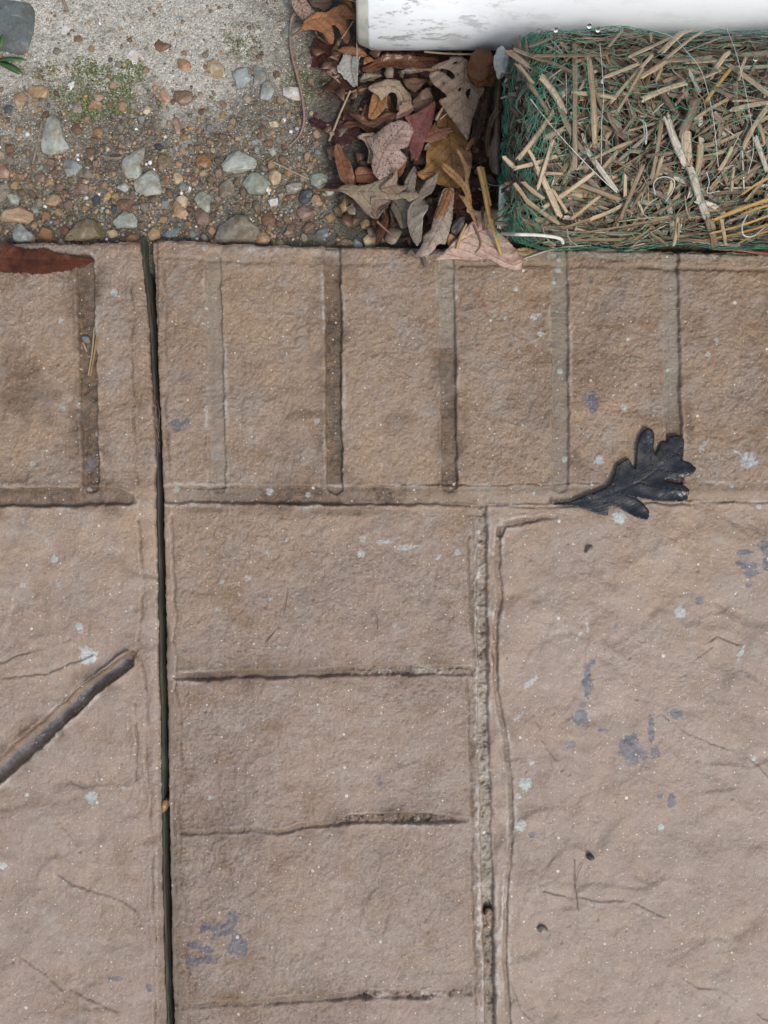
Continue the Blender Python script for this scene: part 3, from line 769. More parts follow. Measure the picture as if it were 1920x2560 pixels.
def gap_strip():
    ys = np.linspace(590, 3000, 120)
    xl = gapL(ys) + 0.5
    rows = []
    for off, z in ((0.5, -0.06), (0.5, -0.0035), (7.5, -0.005), (9.5, -0.06)):
        wob = 1.3 * vnoise(ys / 37, ys * 0 + off, 7)
        rows.append(np.stack([(xl + off + wob - 960) / PXM, (1280 - ys) / PXM, np.full(len(ys), z) + 0.0006 * vnoise(ys / 50, ys * 0, 8)], -1))
    o = mesh_np('joint_strip', np.stack(rows, 1).reshape(-1, 3), grid_faces(len(ys), 4), M_WOOD, smooth=False)
    tag(o, 'weathered dark wooden strip down inside the long expansion gap', 'joint strip')


gap_strip()

# ------------------------------------------------------------------ ground: one sheet to the horizon, fine where the photo sees it
def ground_h(X, Y):
    """mm above GZ in photo pixels (at patio scale)"""
    s = sstep(520, 120, Y + 60 * fbm(X, Y, 140, 2, 3))
    z = 2.2 * fbm(X, Y, 120, 3, 90) + 0.8 * fbm(X, Y, 22, 2, 94) + 0.5 * fbm(X, Y, 7, 2, 96) + 2.5 * s
    z = z - 2.0 * sstep(560, 620, Y)
    return z


def build_ground():
    xs = np.concatenate([-np.geomspace(180000, 160, 40), np.arange(-150, 1330, 2.4), np.geomspace(1345, 180000, 40)])
    ys = np.concatenate([-np.geomspace(180000, 130, 40), np.arange(-120, 680, 2.4), np.geomspace(700, 180000, 40)])
    X, Y = np.meshgrid(xs, ys)
    Zmm = ground_h(X.ravel(), Y.ravel())
    near = (np.abs(X.ravel()) < 3000) & (np.abs(Y.ravel()) < 3000)
    Zmm = np.where(near, Zmm, 0)
    Zmm = np.where(Y.ravel() > 690, -50, Zmm)           # lies deeper below the slabs
    x, y = X.ravel(), Y.ravel()
    n = fbm(x, y, 90, 3, 98)
    sand = sstep(430, 130, y + 170 * n + 0.10 * np.minimum(np.abs(x - 150), 900)) * np.maximum(sstep(760, 600, x + 60 * n), sstep(-60, -260, y))
    near2 = sstep(-260, -40, y) * sstep(1800, 1400, x)
    moss = np.zeros_like(sand)
    for cx, cy, rx, ry in ((270, 220, 110, 70), (215, 260, 60, 50), (120, 180, 60, 40), (330, 300, 50, 45), (100, 480, 60, 60), (560, 640, 80, 20), (610, 110, 60, 60), (760, 220, 60, 40), (180, 520, 80, 30)):
        moss = np.maximum(moss, sstep(1.2, 0.4, np.hypot((x - cx) / rx, (y - cy) / ry) + 0.5 * n) * (1 if cy < 330 else 0.6))
    dirt_shade = np.maximum(sstep(735, 800, x - 0.13 * y + 40 * n) * near2, 0.6 * sstep(520, 600, y))  # shade and litter tone painted under the leaf pile; dark soil by the slab
    F = grid_faces(len(ys), len(xs))[:, ::-1]
    f = (H - GZ) / H
    V3 = np.stack([(x - 960) / PXM * f, (1280 - y) / PXM * f, GZ + Zmm / 1000], -1)
    o = mesh_np('ground', V3, F, M_GROUND, attrs=dict(sand=sand, moss=moss, dirt_shade=dirt_shade))
    tag(o, 'sandy gravelly soil beside the patio', 'ground', None, 'structure')


build_ground()
def gz(px, py): return GZ + float(ground_h(np.array([px], float), np.array([py], float))[0]) / 1000

# ------------------------------------------------------------------ stones
def ico(sub):
    import bmesh
    bm = bmesh.new(); bmesh.ops.create_icosphere(bm, subdivisions=sub, radius=1)
    v = np.array([p.co[:] for p in bm.verts]); f = np.array([[q.index for q in p.verts] for p in bm.faces]); bm.free()
    return v, f


ICO4, ICO3, ICO2, ICO1 = ico(5), ico(4), ico(2), ico(1)


def facet(v, n, r, flat=0.86):
    """cut the body with random planes so that it reads as broken stone"""
    for _ in range(n):
        d = r.normal(size=3); d[2] = abs(d[2]) * 1.1 + 0.12; d /= np.linalg.norm(d)
        dist = v @ d
        h = dist.max() * r.uniform(flat - 0.12, flat + 0.04)
        k = dist > h
        v[k] -= (dist[k] - h)[:, None] * d * 0.93
    return v


COL = dict(pale=(0.335, 0.365, 0.335), bluegrey=(0.26, 0.30, 0.30), slate=(0.16, 0.19, 0.20), cream=(0.46, 0.385, 0.265), tan=(0.34, 0.245, 0.155), ochre=(0.31, 0.21, 0.11),
           rust=(0.16, 0.088, 0.052), orange=(0.255, 0.145, 0.070), brown=(0.165, 0.110, 0.070), olive=(0.175, 0.140, 0.085), peach=(0.42, 0.26, 0.165), mauve=(0.22, 0.155, 0.125),
           grey=(0.235, 0.215, 0.18), green=(0.25, 0.285, 0.24), dark=(0.055, 0.068, 0.08), dullrock=(0.125, 0.150, 0.150), white=(0.66, 0.68, 0.70), pink=(0.33, 0.23, 0.175))


def stone(name, label, outline, col, seed, zrel=0.55, cat='stone', base=None, cuts=9, group=None, sub=ICO4, sink=0.14):
    r = np.random.default_rng(seed)
    o2 = np.array(outline, float)
    c = o2.mean(0)
    zb = gz(*c) if base is None else base
    pts = np.array([P(x, y, zb + 0.003)[:2] for x, y in o2]); cw = pts.mean(0)
    q = pts - cw
    if (q[:, 0] * np.roll(q[:, 1], -1) - np.roll(q[:, 0], -1) * q[:, 1]).sum() < 0: q = q[::-1]
    v, f = sub; v = v.copy()
    ang = np.arctan2(v[:, 1], v[:, 0])
    # radius of the outline along each direction
    R = np.full(len(v), 0.0)
    for a, b in zip(q, np.roll(q, -1, 0)):
        e = b - a
        den = np.cos(ang) * e[1] - np.sin(ang) * e[0]
        with np.errstate(divide='ignore', invalid='ignore'):
            t = (a[0] * e[1] - a[1] * e[0]) / den
            s = (a[0] * np.sin(ang) - a[1] * np.cos(ang)) / den
        ok = (t > 0) & (s >= -0.02) & (s <= 1.02)
        R = np.where(ok & (t > R), t, R)
    mn = np.median(R[R > 0]); R = np.where(R <= 0, mn, R)
    hz = math.sqrt(abs(np.linalg.norm(q, axis=1).min() * np.linalg.norm(q, axis=1).mean())) * zrel
    rad = np.sqrt(v[:, 0] ** 2 + v[:, 1] ** 2)
    rr = rad ** 0.72
    vv = np.stack([np.cos(ang) * R * rr, np.sin(ang) * R * rr, v[:, 2] * hz], -1)
    sc = np.array([mn, mn, hz]); vv = facet(vv / sc, cuts + 5, r, 0.84) * sc
    nz = fbm(vv[:, 0] + seed, vv[:, 1] + vv[:, 2] * 0.8, mn * 0.5, 3, seed % 40)
    vv[:, 2] += nz * hz * 0.16; vv[:, :2] *= (1.10 + 0.03 * nz)[:, None]
    me_o = mesh_np(name, vv, f, M_STONE)
    me_o.location = (cw[0], cw[1], zb + hz * (1 - 2 * sink) * 0.5)
    cc = np.array(COL[col]) * r.uniform(0.9, 1.12)
    me_o.color = (*cc, 1)
    tag(me_o, label, cat, group)
    return me_o


# the stones one can tell apart, traced; (label, colour, outline in zoom 1 / zoom 2 coordinates)
ST1 = [
    ('large pale triangular stone standing apart near the mossy patch', 'pale', [(320, 750), (352, 755), (385, 800), (405, 890), (440, 945), (400, 975), (330, 990), (262, 985), (270, 920), (290, 830)]),
    ('pale pointed stone leaning against a rounded grey stone', 'pale', [(790, 1030), (850, 1000), (905, 935), (930, 950), (925, 1010), (905, 1060), (915, 1120), (880, 1160), (830, 1150), (785, 1080)]),
    ('rounded grey stone touching the pale pointed stone', 'pale', [(985, 1095), (1040, 1150), (1060, 1210), (1030, 1250), (940, 1260), (885, 1235), (870, 1180), (900, 1140)]),
    ('flat blue-grey slate below the large triangular stone', 'bluegrey', [(390, 1040), (450, 1030), (520, 1070), (535, 1090), (500, 1110), (440, 1140), (400, 1110)]),
    ('long pale blue-grey stone with a peaked top edge', 'pale', [(1425, 1085), (1475, 1020), (1530, 970), (1580, 1000), (1680, 1040), (1690, 1065), (1560, 1110), (1450, 1105)]),
    ('squarish pale green stone between the peaked stone and the leaves', 'green', [(1575, 1180), (1640, 1110), (1720, 1150), (1750, 1200), (1720, 1250), (1620, 1250)]),
    ('pale green-grey angular stone amid brown pebbles', 'green', [(1255, 1250), (1320, 1230), (1365, 1260), (1370, 1320), (1340, 1370), (1280, 1330), (1250, 1290)]),
    ('dull grey-brown wedge stone beside the pale green ones', 'grey', [(1410, 1220), (1480, 1155), (1510, 1200), (1515, 1260), (1470, 1280), (1415, 1265)]),
    ('grey stone with a lighter face near the patio edge', 'pale', [(720, 1420), (800, 1360), (860, 1390), (900, 1450), (860, 1470), (760, 1470)]),
    ('big olive-brown rock lying against the patio edge left of the gap', 'olive', [(420, 1550), (470, 1450), (560, 1420), (640, 1440), (700, 1480), (690, 1520), (620, 1540), (520, 1555)]),
    ('large tan-brown rock at the left border above the red leaf', 'tan', [(-30, 1400), (60, 1350), (140, 1330), (200, 1370), (210, 1410), (170, 1440), (60, 1430), (-30, 1425)]),
    ('blue-green stone directly above the wet red leaf', 'bluegrey', [(80, 1455), (130, 1450), (220, 1530), (190, 1560), (100, 1570), (75, 1500)]),
    ('plain tan stone right of the big brown rock', 'tan', [(285, 1290), (330, 1250), (380, 1265), (390, 1295), (350, 1330), (300, 1320)]),
    ('cream squarish stone alone on the pale sand', 'cream', [(1350, 385), (1430, 385), (1450, 430), (1430, 500), (1390, 500), (1345, 440)]),
    ('blue-grey stone with a rusty corner right of the cream stone', 'bluegrey', [(1500, 445), (1560, 430), (1620, 450), (1620, 510), (1580, 550), (1520, 570)]),
    ('flat peach chip left of the cream stone', 'peach', [(1140, 395), (1190, 370), (1230, 395), (1240, 440), (1200, 460), (1150, 425)]),
    ('ochre domed stone above the triangular stone', 'ochre', [(170, 590), (220, 550), (290, 560), (315, 590), (290, 625), (210, 625)]),
    ('tan upright stone near the green weed', 'tan', [(80, 610), (120, 595), (165, 605), (145, 680), (125, 720), (95, 680)]),
    ('pinkish narrow stone on the grey sand', 'pink', [(1100, 760), (1150, 745), (1170, 800), (1170, 860), (1140, 860), (1115, 800)]),
    ('rounded yellow-tan pebble right of the grey stones', 'cream', [(1115, 1130), (1140, 1105), (1175, 1115), (1180, 1160), (1160, 1190), (1125, 1180)]),
    ('brown-orange stone above the squarish green stones', 'orange', [(1265, 1040), (1300, 985), (1350, 1000), (1370, 1060), (1320, 1080), (1270, 1060)]),
    ('dark olive half-buried stone right of the pale pointed stone', 'olive', [(990, 1080), (1040, 1000), (1110, 1020), (1110, 1060), (1050, 1100)]),
    ('warm tan slanting block left of the green-grey stone', 'tan', [(1095, 1330), (1130, 1300), (1180, 1330), (1215, 1380), (1190, 1420), (1110, 1380)]),
    ('light olive stone above the slanting tan block', 'cream', [(1140, 1280), (1180, 1255), (1215, 1290), (1210, 1340), (1170, 1340), (1140, 1310)]),
    ('rust-red broad pebble under the rounded grey stone', 'rust', [(755, 1290), (850, 1290), (860, 1340), (800, 1355), (755, 1330)]),
    ('yellow-brown tilted pebble left of the rust-red pebble', 'ochre', [(650, 1300), (680, 1240), (720, 1230), (715, 1270), (670, 1310)]),
    ('dark red-brown stone right of the slanting tan block', 'mauve', [(1260, 1370), (1310, 1350), (1350, 1400), (1340, 1450), (1290, 1450), (1260, 1410)]),
    ('yellow-tan block at the patio edge by the expansion gap', 'ochre', [(950, 1480), (1010, 1460), (1040, 1490), (1030, 1540), (970, 1550)]),
    ('flat grey sliver right of the yellow-tan block', 'slate', [(1040, 1520), (1090, 1490), (1150, 1465), (1165, 1490), (1120, 1530), (1060, 1545)]),
    ('big dull brown rock pressed against the patio right of the gap', 'grey', [(1430, 1470), (1530, 1400), (1600, 1410), (1670, 1490), (1690, 1560), (1500, 1575), (1400, 1560)]),
    ('orange pebble wedged at the patio edge left of the gap', 'orange', [(800, 1540), (850, 1510), (890, 1525), (890, 1560), (820, 1565)]),
    ('rust cube-like pebble left of the big olive rock', 'rust', [(385, 1470), (410, 1450), (445, 1480), (440, 1520), (395, 1510)]),
    ('ochre slab pebble bedded in the moss', 'ochre', [(560, 650), (610, 640), (655, 670), (640, 700), (570, 695)]),
    ('pinkish pebble on top edge of the moss', 'pink', [(600, 610), (640, 600), (675, 620), (640, 645), (605, 640)]),
    ('tan triangular pebble right of the moss', 'tan', [(740, 680), (800, 650), (825, 680), (800, 720), (750, 700)]),
    ('dull square pebble left of the moss', 'grey', [(465, 655), (520, 660), (525, 720), (475, 720)]),
    ('ochre oval pebble on sand beside the tan triangle', 'cream', [(915, 720), (940, 680), (975, 690), (960, 740)]),
    ('bright orange-brown pebble below the moss', 'orange', [(595, 820), (640, 815), (665, 850), (640, 885), (605, 875)]),
    ('brown pebble just left of the bright orange-brown one', 'rust', [(450, 805), (500, 795), (530, 835), (500, 865), (460, 850)]),
    ('dark brown flat stone in the middle of the sand', 'brown', [(1120, 580), (1240, 580), (1240, 640), (1180, 690), (1130, 640)]),
    ('peach notched pebble left of the dark brown flat stone', 'peach', [(1020, 570), (1060, 555), (1080, 600), (1110, 650), (1050, 650)]),
    ('rust crescent pebble high on the pale sand', 'rust', [(990, 260), (1020, 245), (1060, 275), (1110, 285), (1040, 325), (1000, 310)]),
    ('small rust chip on the bright upper sand', 'brown', [(470, 230), (510, 220), (535, 245), (500, 260), (475, 255)]),
    ('grey pebble at the left border beside the tan rock', 'grey', [(-20, 1190), (40, 1185), (60, 1240), (20, 1290), (-20, 1300)]),
    ('mottled grey pebble left of the plain tan stone', 'pale', [(40, 1260), (80, 1245), (118, 1280), (110, 1320), (60, 1310)]),
    ('pink-tan pebble at the left border under the tan upright stone', 'pink', [(-20, 1060), (20, 1055), (55, 1110), (40, 1145), (-20, 1140)]),
    ('grey-white pebble under the flat slate', 'mauve', [(210, 1140), (250, 1110), (295, 1135), (280, 1170), (230, 1180)]),
    ('dull brown pebble above the plain tan stone', 'mauve', [(465, 1215), (520, 1185), (575, 1200), (560, 1245), (490, 1250)]),
    ('pale blue chip under the two grey stones', 'pale', [(750, 1210), (800, 1170), (845, 1220), (800, 1235)]),
    ('slate-blue round pebble near the left border', 'dark', [(15, 690), (40, 665), (75, 680), (70, 720), (25, 725)]),
]
ST2 = [
    ('blue-grey stone near the vine, topmost of three', 'bluegrey', [(-20, 420), (50, 430), (65, 490), (50, 530), (-10, 540)]),
    ('blue-grey rectangular stone left of the salt-and-pepper stone', 'bluegrey', [(60, 515), (125, 530), (120, 570), (90, 640), (25, 630), (20, 600)]),
    ('salt-and-pepper granite stone beside the reddish vine', 'white', [(175, 570), (210, 545), (275, 565), (285, 640), (240, 640), (180, 610)]),
    ('round green-grey stone at the end of a pale straw', 'green', [(350, 1130), (400, 1110), (460, 1140), (455, 1190), (410, 1215), (360, 1190)]),
    ('cream lumpy stone left of the round green-grey stone', 'cream', [(85, 1110), (130, 1085), (160, 1130), (150, 1180), (110, 1190), (80, 1150)]),
    ('dark slate-blue stone below the round green-grey stone', 'dark', [(280, 1290), (300, 1220), (340, 1205), (370, 1230), (350, 1290), (300, 1325)]),
    ('grey-brown oval stone left of the dark slate-blue stone', 'grey', [(185, 1200), (220, 1180), (290, 1180), (285, 1235), (230, 1250), (190, 1230)]),
    ('mauve-brown block below the dark slate-blue stone', 'mauve', [(270, 1360), (320, 1320), (370, 1350), (375, 1400), (320, 1425), (265, 1395)]),
    ('light tan stone right of the dark slate-blue stone', 'tan', [(370, 1250), (410, 1270), (430, 1320), (390, 1330), (355, 1300)]),
    ('smooth grey stone near the patio edge below the mauve block', 'slate', [(360, 1530), (400, 1490), (470, 1475), (480, 1520), (430, 1550), (375, 1555)]),
    ('olive-tan wedge right of the smooth grey stone', 'tan', [(490, 1555), (540, 1520), (575, 1535), (550, 1560)]),
    ('olive-brown slab lying along the patio edge', 'olive', [(500, 1570), (580, 1545), (640, 1560), (620, 1605), (520, 1605)]),
    ('blue-grey fragment on the patio edge beside the leaves', 'bluegrey', [(610, 1590), (640, 1545), (680, 1570), (697, 1602)]),
    ('cream upright stone last before the leaf pile', 'cream', [(690, 1530), (740, 1500), (775, 1520), (770, 1600), (710, 1595)]),
    ('amber-tan pebble above the cream upright stone', 'tan', [(675, 1440), (710, 1405), (740, 1430), (725, 1475), (685, 1475)]),
    ('tan rounded stone left of the rusty stones at the patio edge', 'ochre', [(0, 1510), (50, 1500), (95, 1540), (70, 1575), (0, 1575)]),
    ('brown pointed stone above the tan rounded stone', 'brown', [(170, 1500), (210, 1450), (245, 1470), (235, 1530), (190, 1535)]),
    ('brown angular stone between the mauve block and smooth grey stone', 'brown', [(290, 1490), (340, 1430), (385, 1440), (360, 1490), (310, 1515)]),
    ('rusty brown block left of the mauve block', 'rust', [(35, 1390), (100, 1370), (130, 1410), (110, 1465), (40, 1450)]),
    ('olive block left of the pointed grey-green leaf', 'olive', [(490, 1340), (540, 1320), (580, 1350), (550, 1400), (500, 1380)]),
    ('brown wedge just under the pointed grey-green leaf', 'brown', [(540, 1300), (600, 1260), (625, 1290), (580, 1330)]),
    ('amber pebble beside the slanting straw', 'ochre', [(555, 840), (585, 800), (615, 830), (605, 885), (575, 880)]),
    ('cream broken chip on sand left of the vine', 'cream', [(70, 790), (140, 770), (150, 810), (100, 820)]),
    ('rust pebble on sand at the lower end of the vine', 'rust', [(45, 910), (110, 890), (120, 915), (80, 950), (50, 940)]),
    ('grey angular pebble under the rust pebble by the vine', 'pale', [(75, 970), (110, 945), (130, 985), (100, 1010)]),
    ('pinkish oval pebble left of the slanting straw', 'peach', [(440, 800), (465, 790), (495, 850), (470, 862)]),
    ('grey triangular stone beneath the leaf stalk', 'grey', [(585, 1340), (620, 1310), (645, 1350), (640, 1385), (600, 1380)]),
    ('pale flat pebble where the leaf stalk crosses the gravel', 'pale', [(440, 1230), (480, 1190), (510, 1210), (505, 1250), (460, 1265)]),
]
occupied = []
for i, (lab, col, pts) in enumerate(ST1):
    q = mp(Z1, pts); stone('stone', lab, q, col, 100 + i); occupied.append((np.mean(q, 0), max(np.ptp(q, axis=0)) / 2))
for i, (lab, col, pts) in enumerate(ST2):
    q = mp(Z2, pts); stone('stone', lab, q, col, 200 + i); occupied.append((np.mean(q, 0), max(np.ptp(q, axis=0)) / 2))


def blob_outline(cx, cy, a, b_, ang, r, n=11, j=0.18):
    th = np.sort(np.linspace(0, 2 * math.pi, n, endpoint=False) + r.uniform(-0.2, 0.2, n))
    k = 1 + r.uniform(-j, j, n)
    x, y = a * np.cos(th) * k, b_ * np.sin(th) * k
    return [(cx + x_ * math.cos(ang) - y_ * math.sin(ang), cy + x_ * math.sin(ang) + y_ * math.cos(ang)) for x_, y_ in zip(x, y)]


# chips, the corner rock and the oddments on the slab
sp = [
    ('rock', 'dark blue-grey rock in the upper left corner beside the weed', mp(Z1, [(-60, -40), (60, 20), (190, 30), (215, 90), (205, 190), (165, 330), (120, 365), (60, 350), (-40, 320)]), 'dullrock', GZ + 0.001, 0.30, 'rock'),
    ('stone_chip', 'bright white jagged chip on the pale sand', mp(Z1, [(810, 335), (865, 310), (905, 340), (925, 375), (890, 378), (875, 410), (855, 408), (850, 380), (820, 372)]), 'white', None, 0.25, 'chip'),
    ('stone_chip', 'small pale bluish chip near the upper left rock', mp(Z1, [(385, 210), (400, 165), (445, 140), (455, 165), (425, 210)]), 'white', None, 0.25, 'chip'),
    ('stone_chip', 'pale bluish chip at the upper border of the moss', mp(Z1, [(420, 575), (440, 530), (480, 515), (475, 550), (445, 580)]), 'white', None, 0.25, 'chip'),
    ('stone_chip', 'white chip below the cream lumpy stone', mp(Z2, [(50, 1190), (70, 1172), (85, 1215), (75, 1245), (60, 1230)]), 'white', None, 0.35, 'chip'),
    ('stone_chip', 'pale bluish chip left of the dark slate-blue stone', mp(Z2, [(75, 1290), (135, 1280), (140, 1320), (95, 1330)]), 'white', None, 0.35, 'chip'),
    ('stone', 'pale green flat stone under the tan leaf by the vine', mp(Z2, [(165, 200), (230, 130), (290, 125), (300, 160), (240, 220), (170, 240)]), 'green', None, 0.3, 'stone'),
]
for i, (nm, lab, q, col, bs, zr, ct) in enumerate(sp):
    stone(nm, lab, q, col, 300 + i, zr, ct, bs, 6); occupied.append((np.mean(q, 0), max(np.ptp(q, axis=0)) / 2))
SLABBITS = [
    ('pebble', 'small grey oblong pebble lying on the large right-hand paving stone', (1475, 1374, 14, 6.5, -0.6), 'grey', 0.9),
    ('pellet', 'tiny blue-black pellet on the large paving stone above two pine needles', (1477, 2146, 9, 8, 0.3), 'dark', 1.0),
    ('stone_chip', 'tiny grey-black chip at the lower part of the large paving stone', (1359, 2328, 14, 8, 0.3), 'grey', 0.8),
    ('pebble', 'small dull pebble lodged in the wet groove by the two straws', (214, 847, 12, 8, 0.1), 'slate', 0.9),
    ('pebble', 'little pinkish-white pebble lodged in the hole of the stony joint', (1221, 2286, 9, 12, 0.0), 'pink', 0.8),
    ('pebble', 'small brown pebble at the dark left leaf stain', (1476, 1000, 5, 5, 0.0), 'brown', 0.8),
]
for i, (nm, lab, (cx, cy, a, b_, an), col, zr) in enumerate(SLABBITS[:5]):
    r = np.random.default_rng(400 + i)
    stone(nm, lab, blob_outline(cx, cy, a, b_, an, r), col, 400 + i, zr, nm.replace('stone_', ''), -0.004 if i in (3, 4) else 0.0008, 6, sub=ICO3, sink=0.1)
stone('pebble', 'orange pebble stuck in the dark expansion gap', blob_outline(411, 2011, 11, 19, 0.1, np.random.default_rng(77)), 'orange', 78, 0.8, 'pebble', -0.006, 6, sub=ICO3)

# small pebbles bedded in the sand: individuals, told apart by colour class only
CLS = [('ochre', 'small ochre-yellow pebble bedded in the gravel'), ('orange', 'small orange pebble bedded in the gravel'), ('rust', 'small rust-red pebble bedded in the gravel'),
       ('brown', 'small dark brown pebble bedded in the gravel'), ('tan', 'small tan pebble bedded in the gravel'), ('olive', 'small olive-brown pebble bedded in the gravel'),
       ('grey', 'small dull grey pebble bedded in the gravel'), ('cream', 'small cream pebble bedded in the gravel'), ('mauve', 'small mauve-brown pebble bedded in the gravel'),
       ('bluegrey', 'small blue-grey pebble bedded in the gravel'), ('pink', 'small pinkish pebble bedded in the gravel'), ('dark', 'small blue-black pebble bedded in the gravel')]
CW = np.array([.12, .06, .04, .12, .19, .12, .13, .07, .04, .10, .03, .02]); CW /= CW.sum()
proto = []
for k in range(10):
    r = np.random.default_rng(500 + k)
    v, f = ICO3; v = v.copy()
    v = np.sign(v) * np.abs(v) ** r.uniform(0.75, 1.0)
    v *= np.array([1, r.uniform(0.62, 0.95), r.uniform(0.5, 0.7)])
    v = facet(v, 12, r, 0.74)
    v *= (1 + 0.06 * fbm(v[:, 0] + k, v[:, 1] + v[:, 2], 0.6, 2, k))[:, None]
    o = mesh_np('pebble', v, f, M_STONE)
    proto.append(o)
nsmall = 0
tries = 0
used_proto = set()
while nsmall < 228 and tries < 30000:
    tries += 1
    x, y = rng.uniform(-20, 830), rng.uniform(120, 612)
    dens = 0.04 + 0.96 * sstep(260, 520, y + 90 * float(vnoise(np.array([x / 90]), np.array([y / 90]), 2)[0]))
    if rng.random() > dens: continue
    s = rng.uniform(7, 14.5) * (0.8 + 0.5 * sstep(250, 600, y)) * ((1.55 if y > 380 else 1.2) if rng.random() < 0.28 else 1)
    if any(math.hypot(x - c[0], y - c[1]) < 0.82 * r_ + 0.85 * s for c, r_ in occupied): continue
    if x > 800 and y < 540: continue
    k = int(rng.integers(len(proto)))
    if k in used_proto:
        o = proto[k].copy(); S.collection.objects.link(o)
    else:
        o = proto[k]; used_proto.add(k)
    ci = int(rng.choice(len(CLS), p=CW)); cn, lab = CLS[ci]
    z = gz(x, y); p = P(x, y, z)
    o.location = (p[0], p[1], z + s / PXM * rng.uniform(0.15, 0.42))
    o.scale = (s / PXM,) * 3
    o.rotation_euler = (rng.uniform(-.35, .35), rng.uniform(-.35, .35), rng.uniform(0, 6.28))
    o.color = (*(np.array(COL[cn]) * rng.uniform(0.72, 1.2)), 1)
    tag(o, lab, 'pebble', 'small ' + {'dark': 'blue-black', 'bluegrey': 'blue-grey', 'mauve': 'mauve-brown', 'olive': 'olive-brown'}.get(cn, cn) + ' pebbles in the gravel')
    occupied.append(((x, y), s)); nsmall += 1
for k in range(len(proto)):
    if k not in used_proto: bpy.data.objects.remove(proto[k])


def scatter_grains(name, n, sampler, smin, smax, zfun, cols, weights, mat, seed, sub=ICO1, flat=0.7):
    r = np.random.default_rng(seed)
    v0, f0 = sub
    vs, fs, cs = [], [], []
    off = 0
    for _ in range(n):
        x, y = sampler(r)
        if x is None: continue
        s = math.exp(r.uniform(math.log(smin), math.log(smax))) / PXM
        v = v0 * np.array([1, r.uniform(.6, 1), flat]) * s * (1 + 0.25 * r.uniform(-1, 1, (len(v0), 1)))
        a = r.uniform(0, 6.28); c, sn = math.cos(a), math.sin(a)
        v = np.stack([v[:, 0] * c - v[:, 1] * sn, v[:, 0] * sn + v[:, 1] * c, v[:, 2]], -1)
        z = zfun(x, y) + s * 0.2
        vs.append(v + P(x, y, z)); fs.append(f0 + off); off += len(v0)
        cc = np.array(cols[r.choice(len(cols), p=weights)]) * r.uniform(0.7, 1.25)
        cs.append(np.repeat(cc[None], len(v0), 0))
    return mesh_np(name, np.concatenate(vs), np.concatenate(fs), mat, cols=np.concatenate(cs), smooth=(sub is not ICO1))


def samp_gravel(r):
    x, y = r.uniform(-260, 840), r.uniform(-120, 612)
    if x > 755 + 0.13 * y: return None, None
    d = 0.10 + 0.9 * sstep(150, 480, y + 110 * float(vnoise(np.array([x / 80]), np.array([y / 80]), 12)[0]))
    return (x, y) if r.random() < d else (None, None)


# vectorised ground height cache for the grains
_gx = np.arange(-120, 1400, 4.0); _gy = np.arange(-100, 700, 4.0)
_GG = GZ + ground_h(*[a.ravel() for a in np.meshgrid(_gx, _gy)]).reshape(len(_gy), len(_gx)) / 1000
def gzf(x, y): return float(_GG[min(max(int((y + 100) / 4), 0), len(_gy) - 1), min(max(int((x + 120) / 4), 0), len(_gx) - 1)])


gcols = [COL[k] for k in ('ochre', 'orange', 'rust', 'brown', 'tan', 'olive', 'grey', 'cream', 'white', 'bluegrey', 'dark', 'mauve')]
gw = np.array([.09, .05, .03, .16, .15, .20, .16, .04, .02, .04, .035, .03]); gw /= gw.sum()
o = scatter_grains('gravel', 5600, samp_gravel, 2.2, 6.6, gzf, gcols, gw, M_GRAVEL, 21, sub=ICO2)
tag(o, 'fine mixed gravel between the larger stones', 'gravel', None, 'stuff')
scols = [(0.72, 0.71, 0.68), (0.50, 0.47, 0.42), (0.32, 0.29, 0.24), (0.07, 0.065, 0.06), (0.33, 0.2, 0.1)]
def samp_sand(r):
    x, y = r.uniform(-260, 800), r.uniform(-160, 612)
    if x > 745 + 0.12 * y: return None, None
    d = 0.22 + 0.78 * sstep(430, 150, y + 120 * float(vnoise(np.array([x / 80]), np.array([y / 80]), 12)[0]))
    return (x, y) if r.random() < d else (None, None)


o = scatter_grains('sand', 15500, samp_sand, 0.9, 2.1, gzf, scols, [.22, .28, .28, .14, .08], M_GRAVEL, 22)
tag(o, 'loose coarse sand grains, many of them whitish', 'sand', None, 'stuff')


def samp_moss(r):
    for _ in range(6):
        x, y = r.uniform(20, 430), r.uniform(110, 360)
        if math.hypot((x - 260) / 130, (y - 235) / 85) + 0.55 * float(vnoise(np.array([x / 38]), np.array([y / 38]), 15)[0]) < 0.75: return x, y
    if r.random() < 0.35:
        cx, cy, R = [(120, 170, 45), (110, 490, 60), (600, 100, 60), (770, 215, 50), (180, 530, 60)][int(r.integers(5))]
        return r.normal(cx, R * 0.5), r.normal(cy, R * 0.4)
    return None, None


o = scatter_grains('moss', 3600, samp_moss, 0.9, 2.6, gzf, [(0.085, 0.125, 0.030), (0.15, 0.20, 0.055), (0.24, 0.28, 0.14), (0.045, 0.06, 0.02)], [.35, .3, .12, .23], M_GRAVEL, 23)
tag(o, 'patchy green moss growing through the sand', 'moss', None, 'stuff')

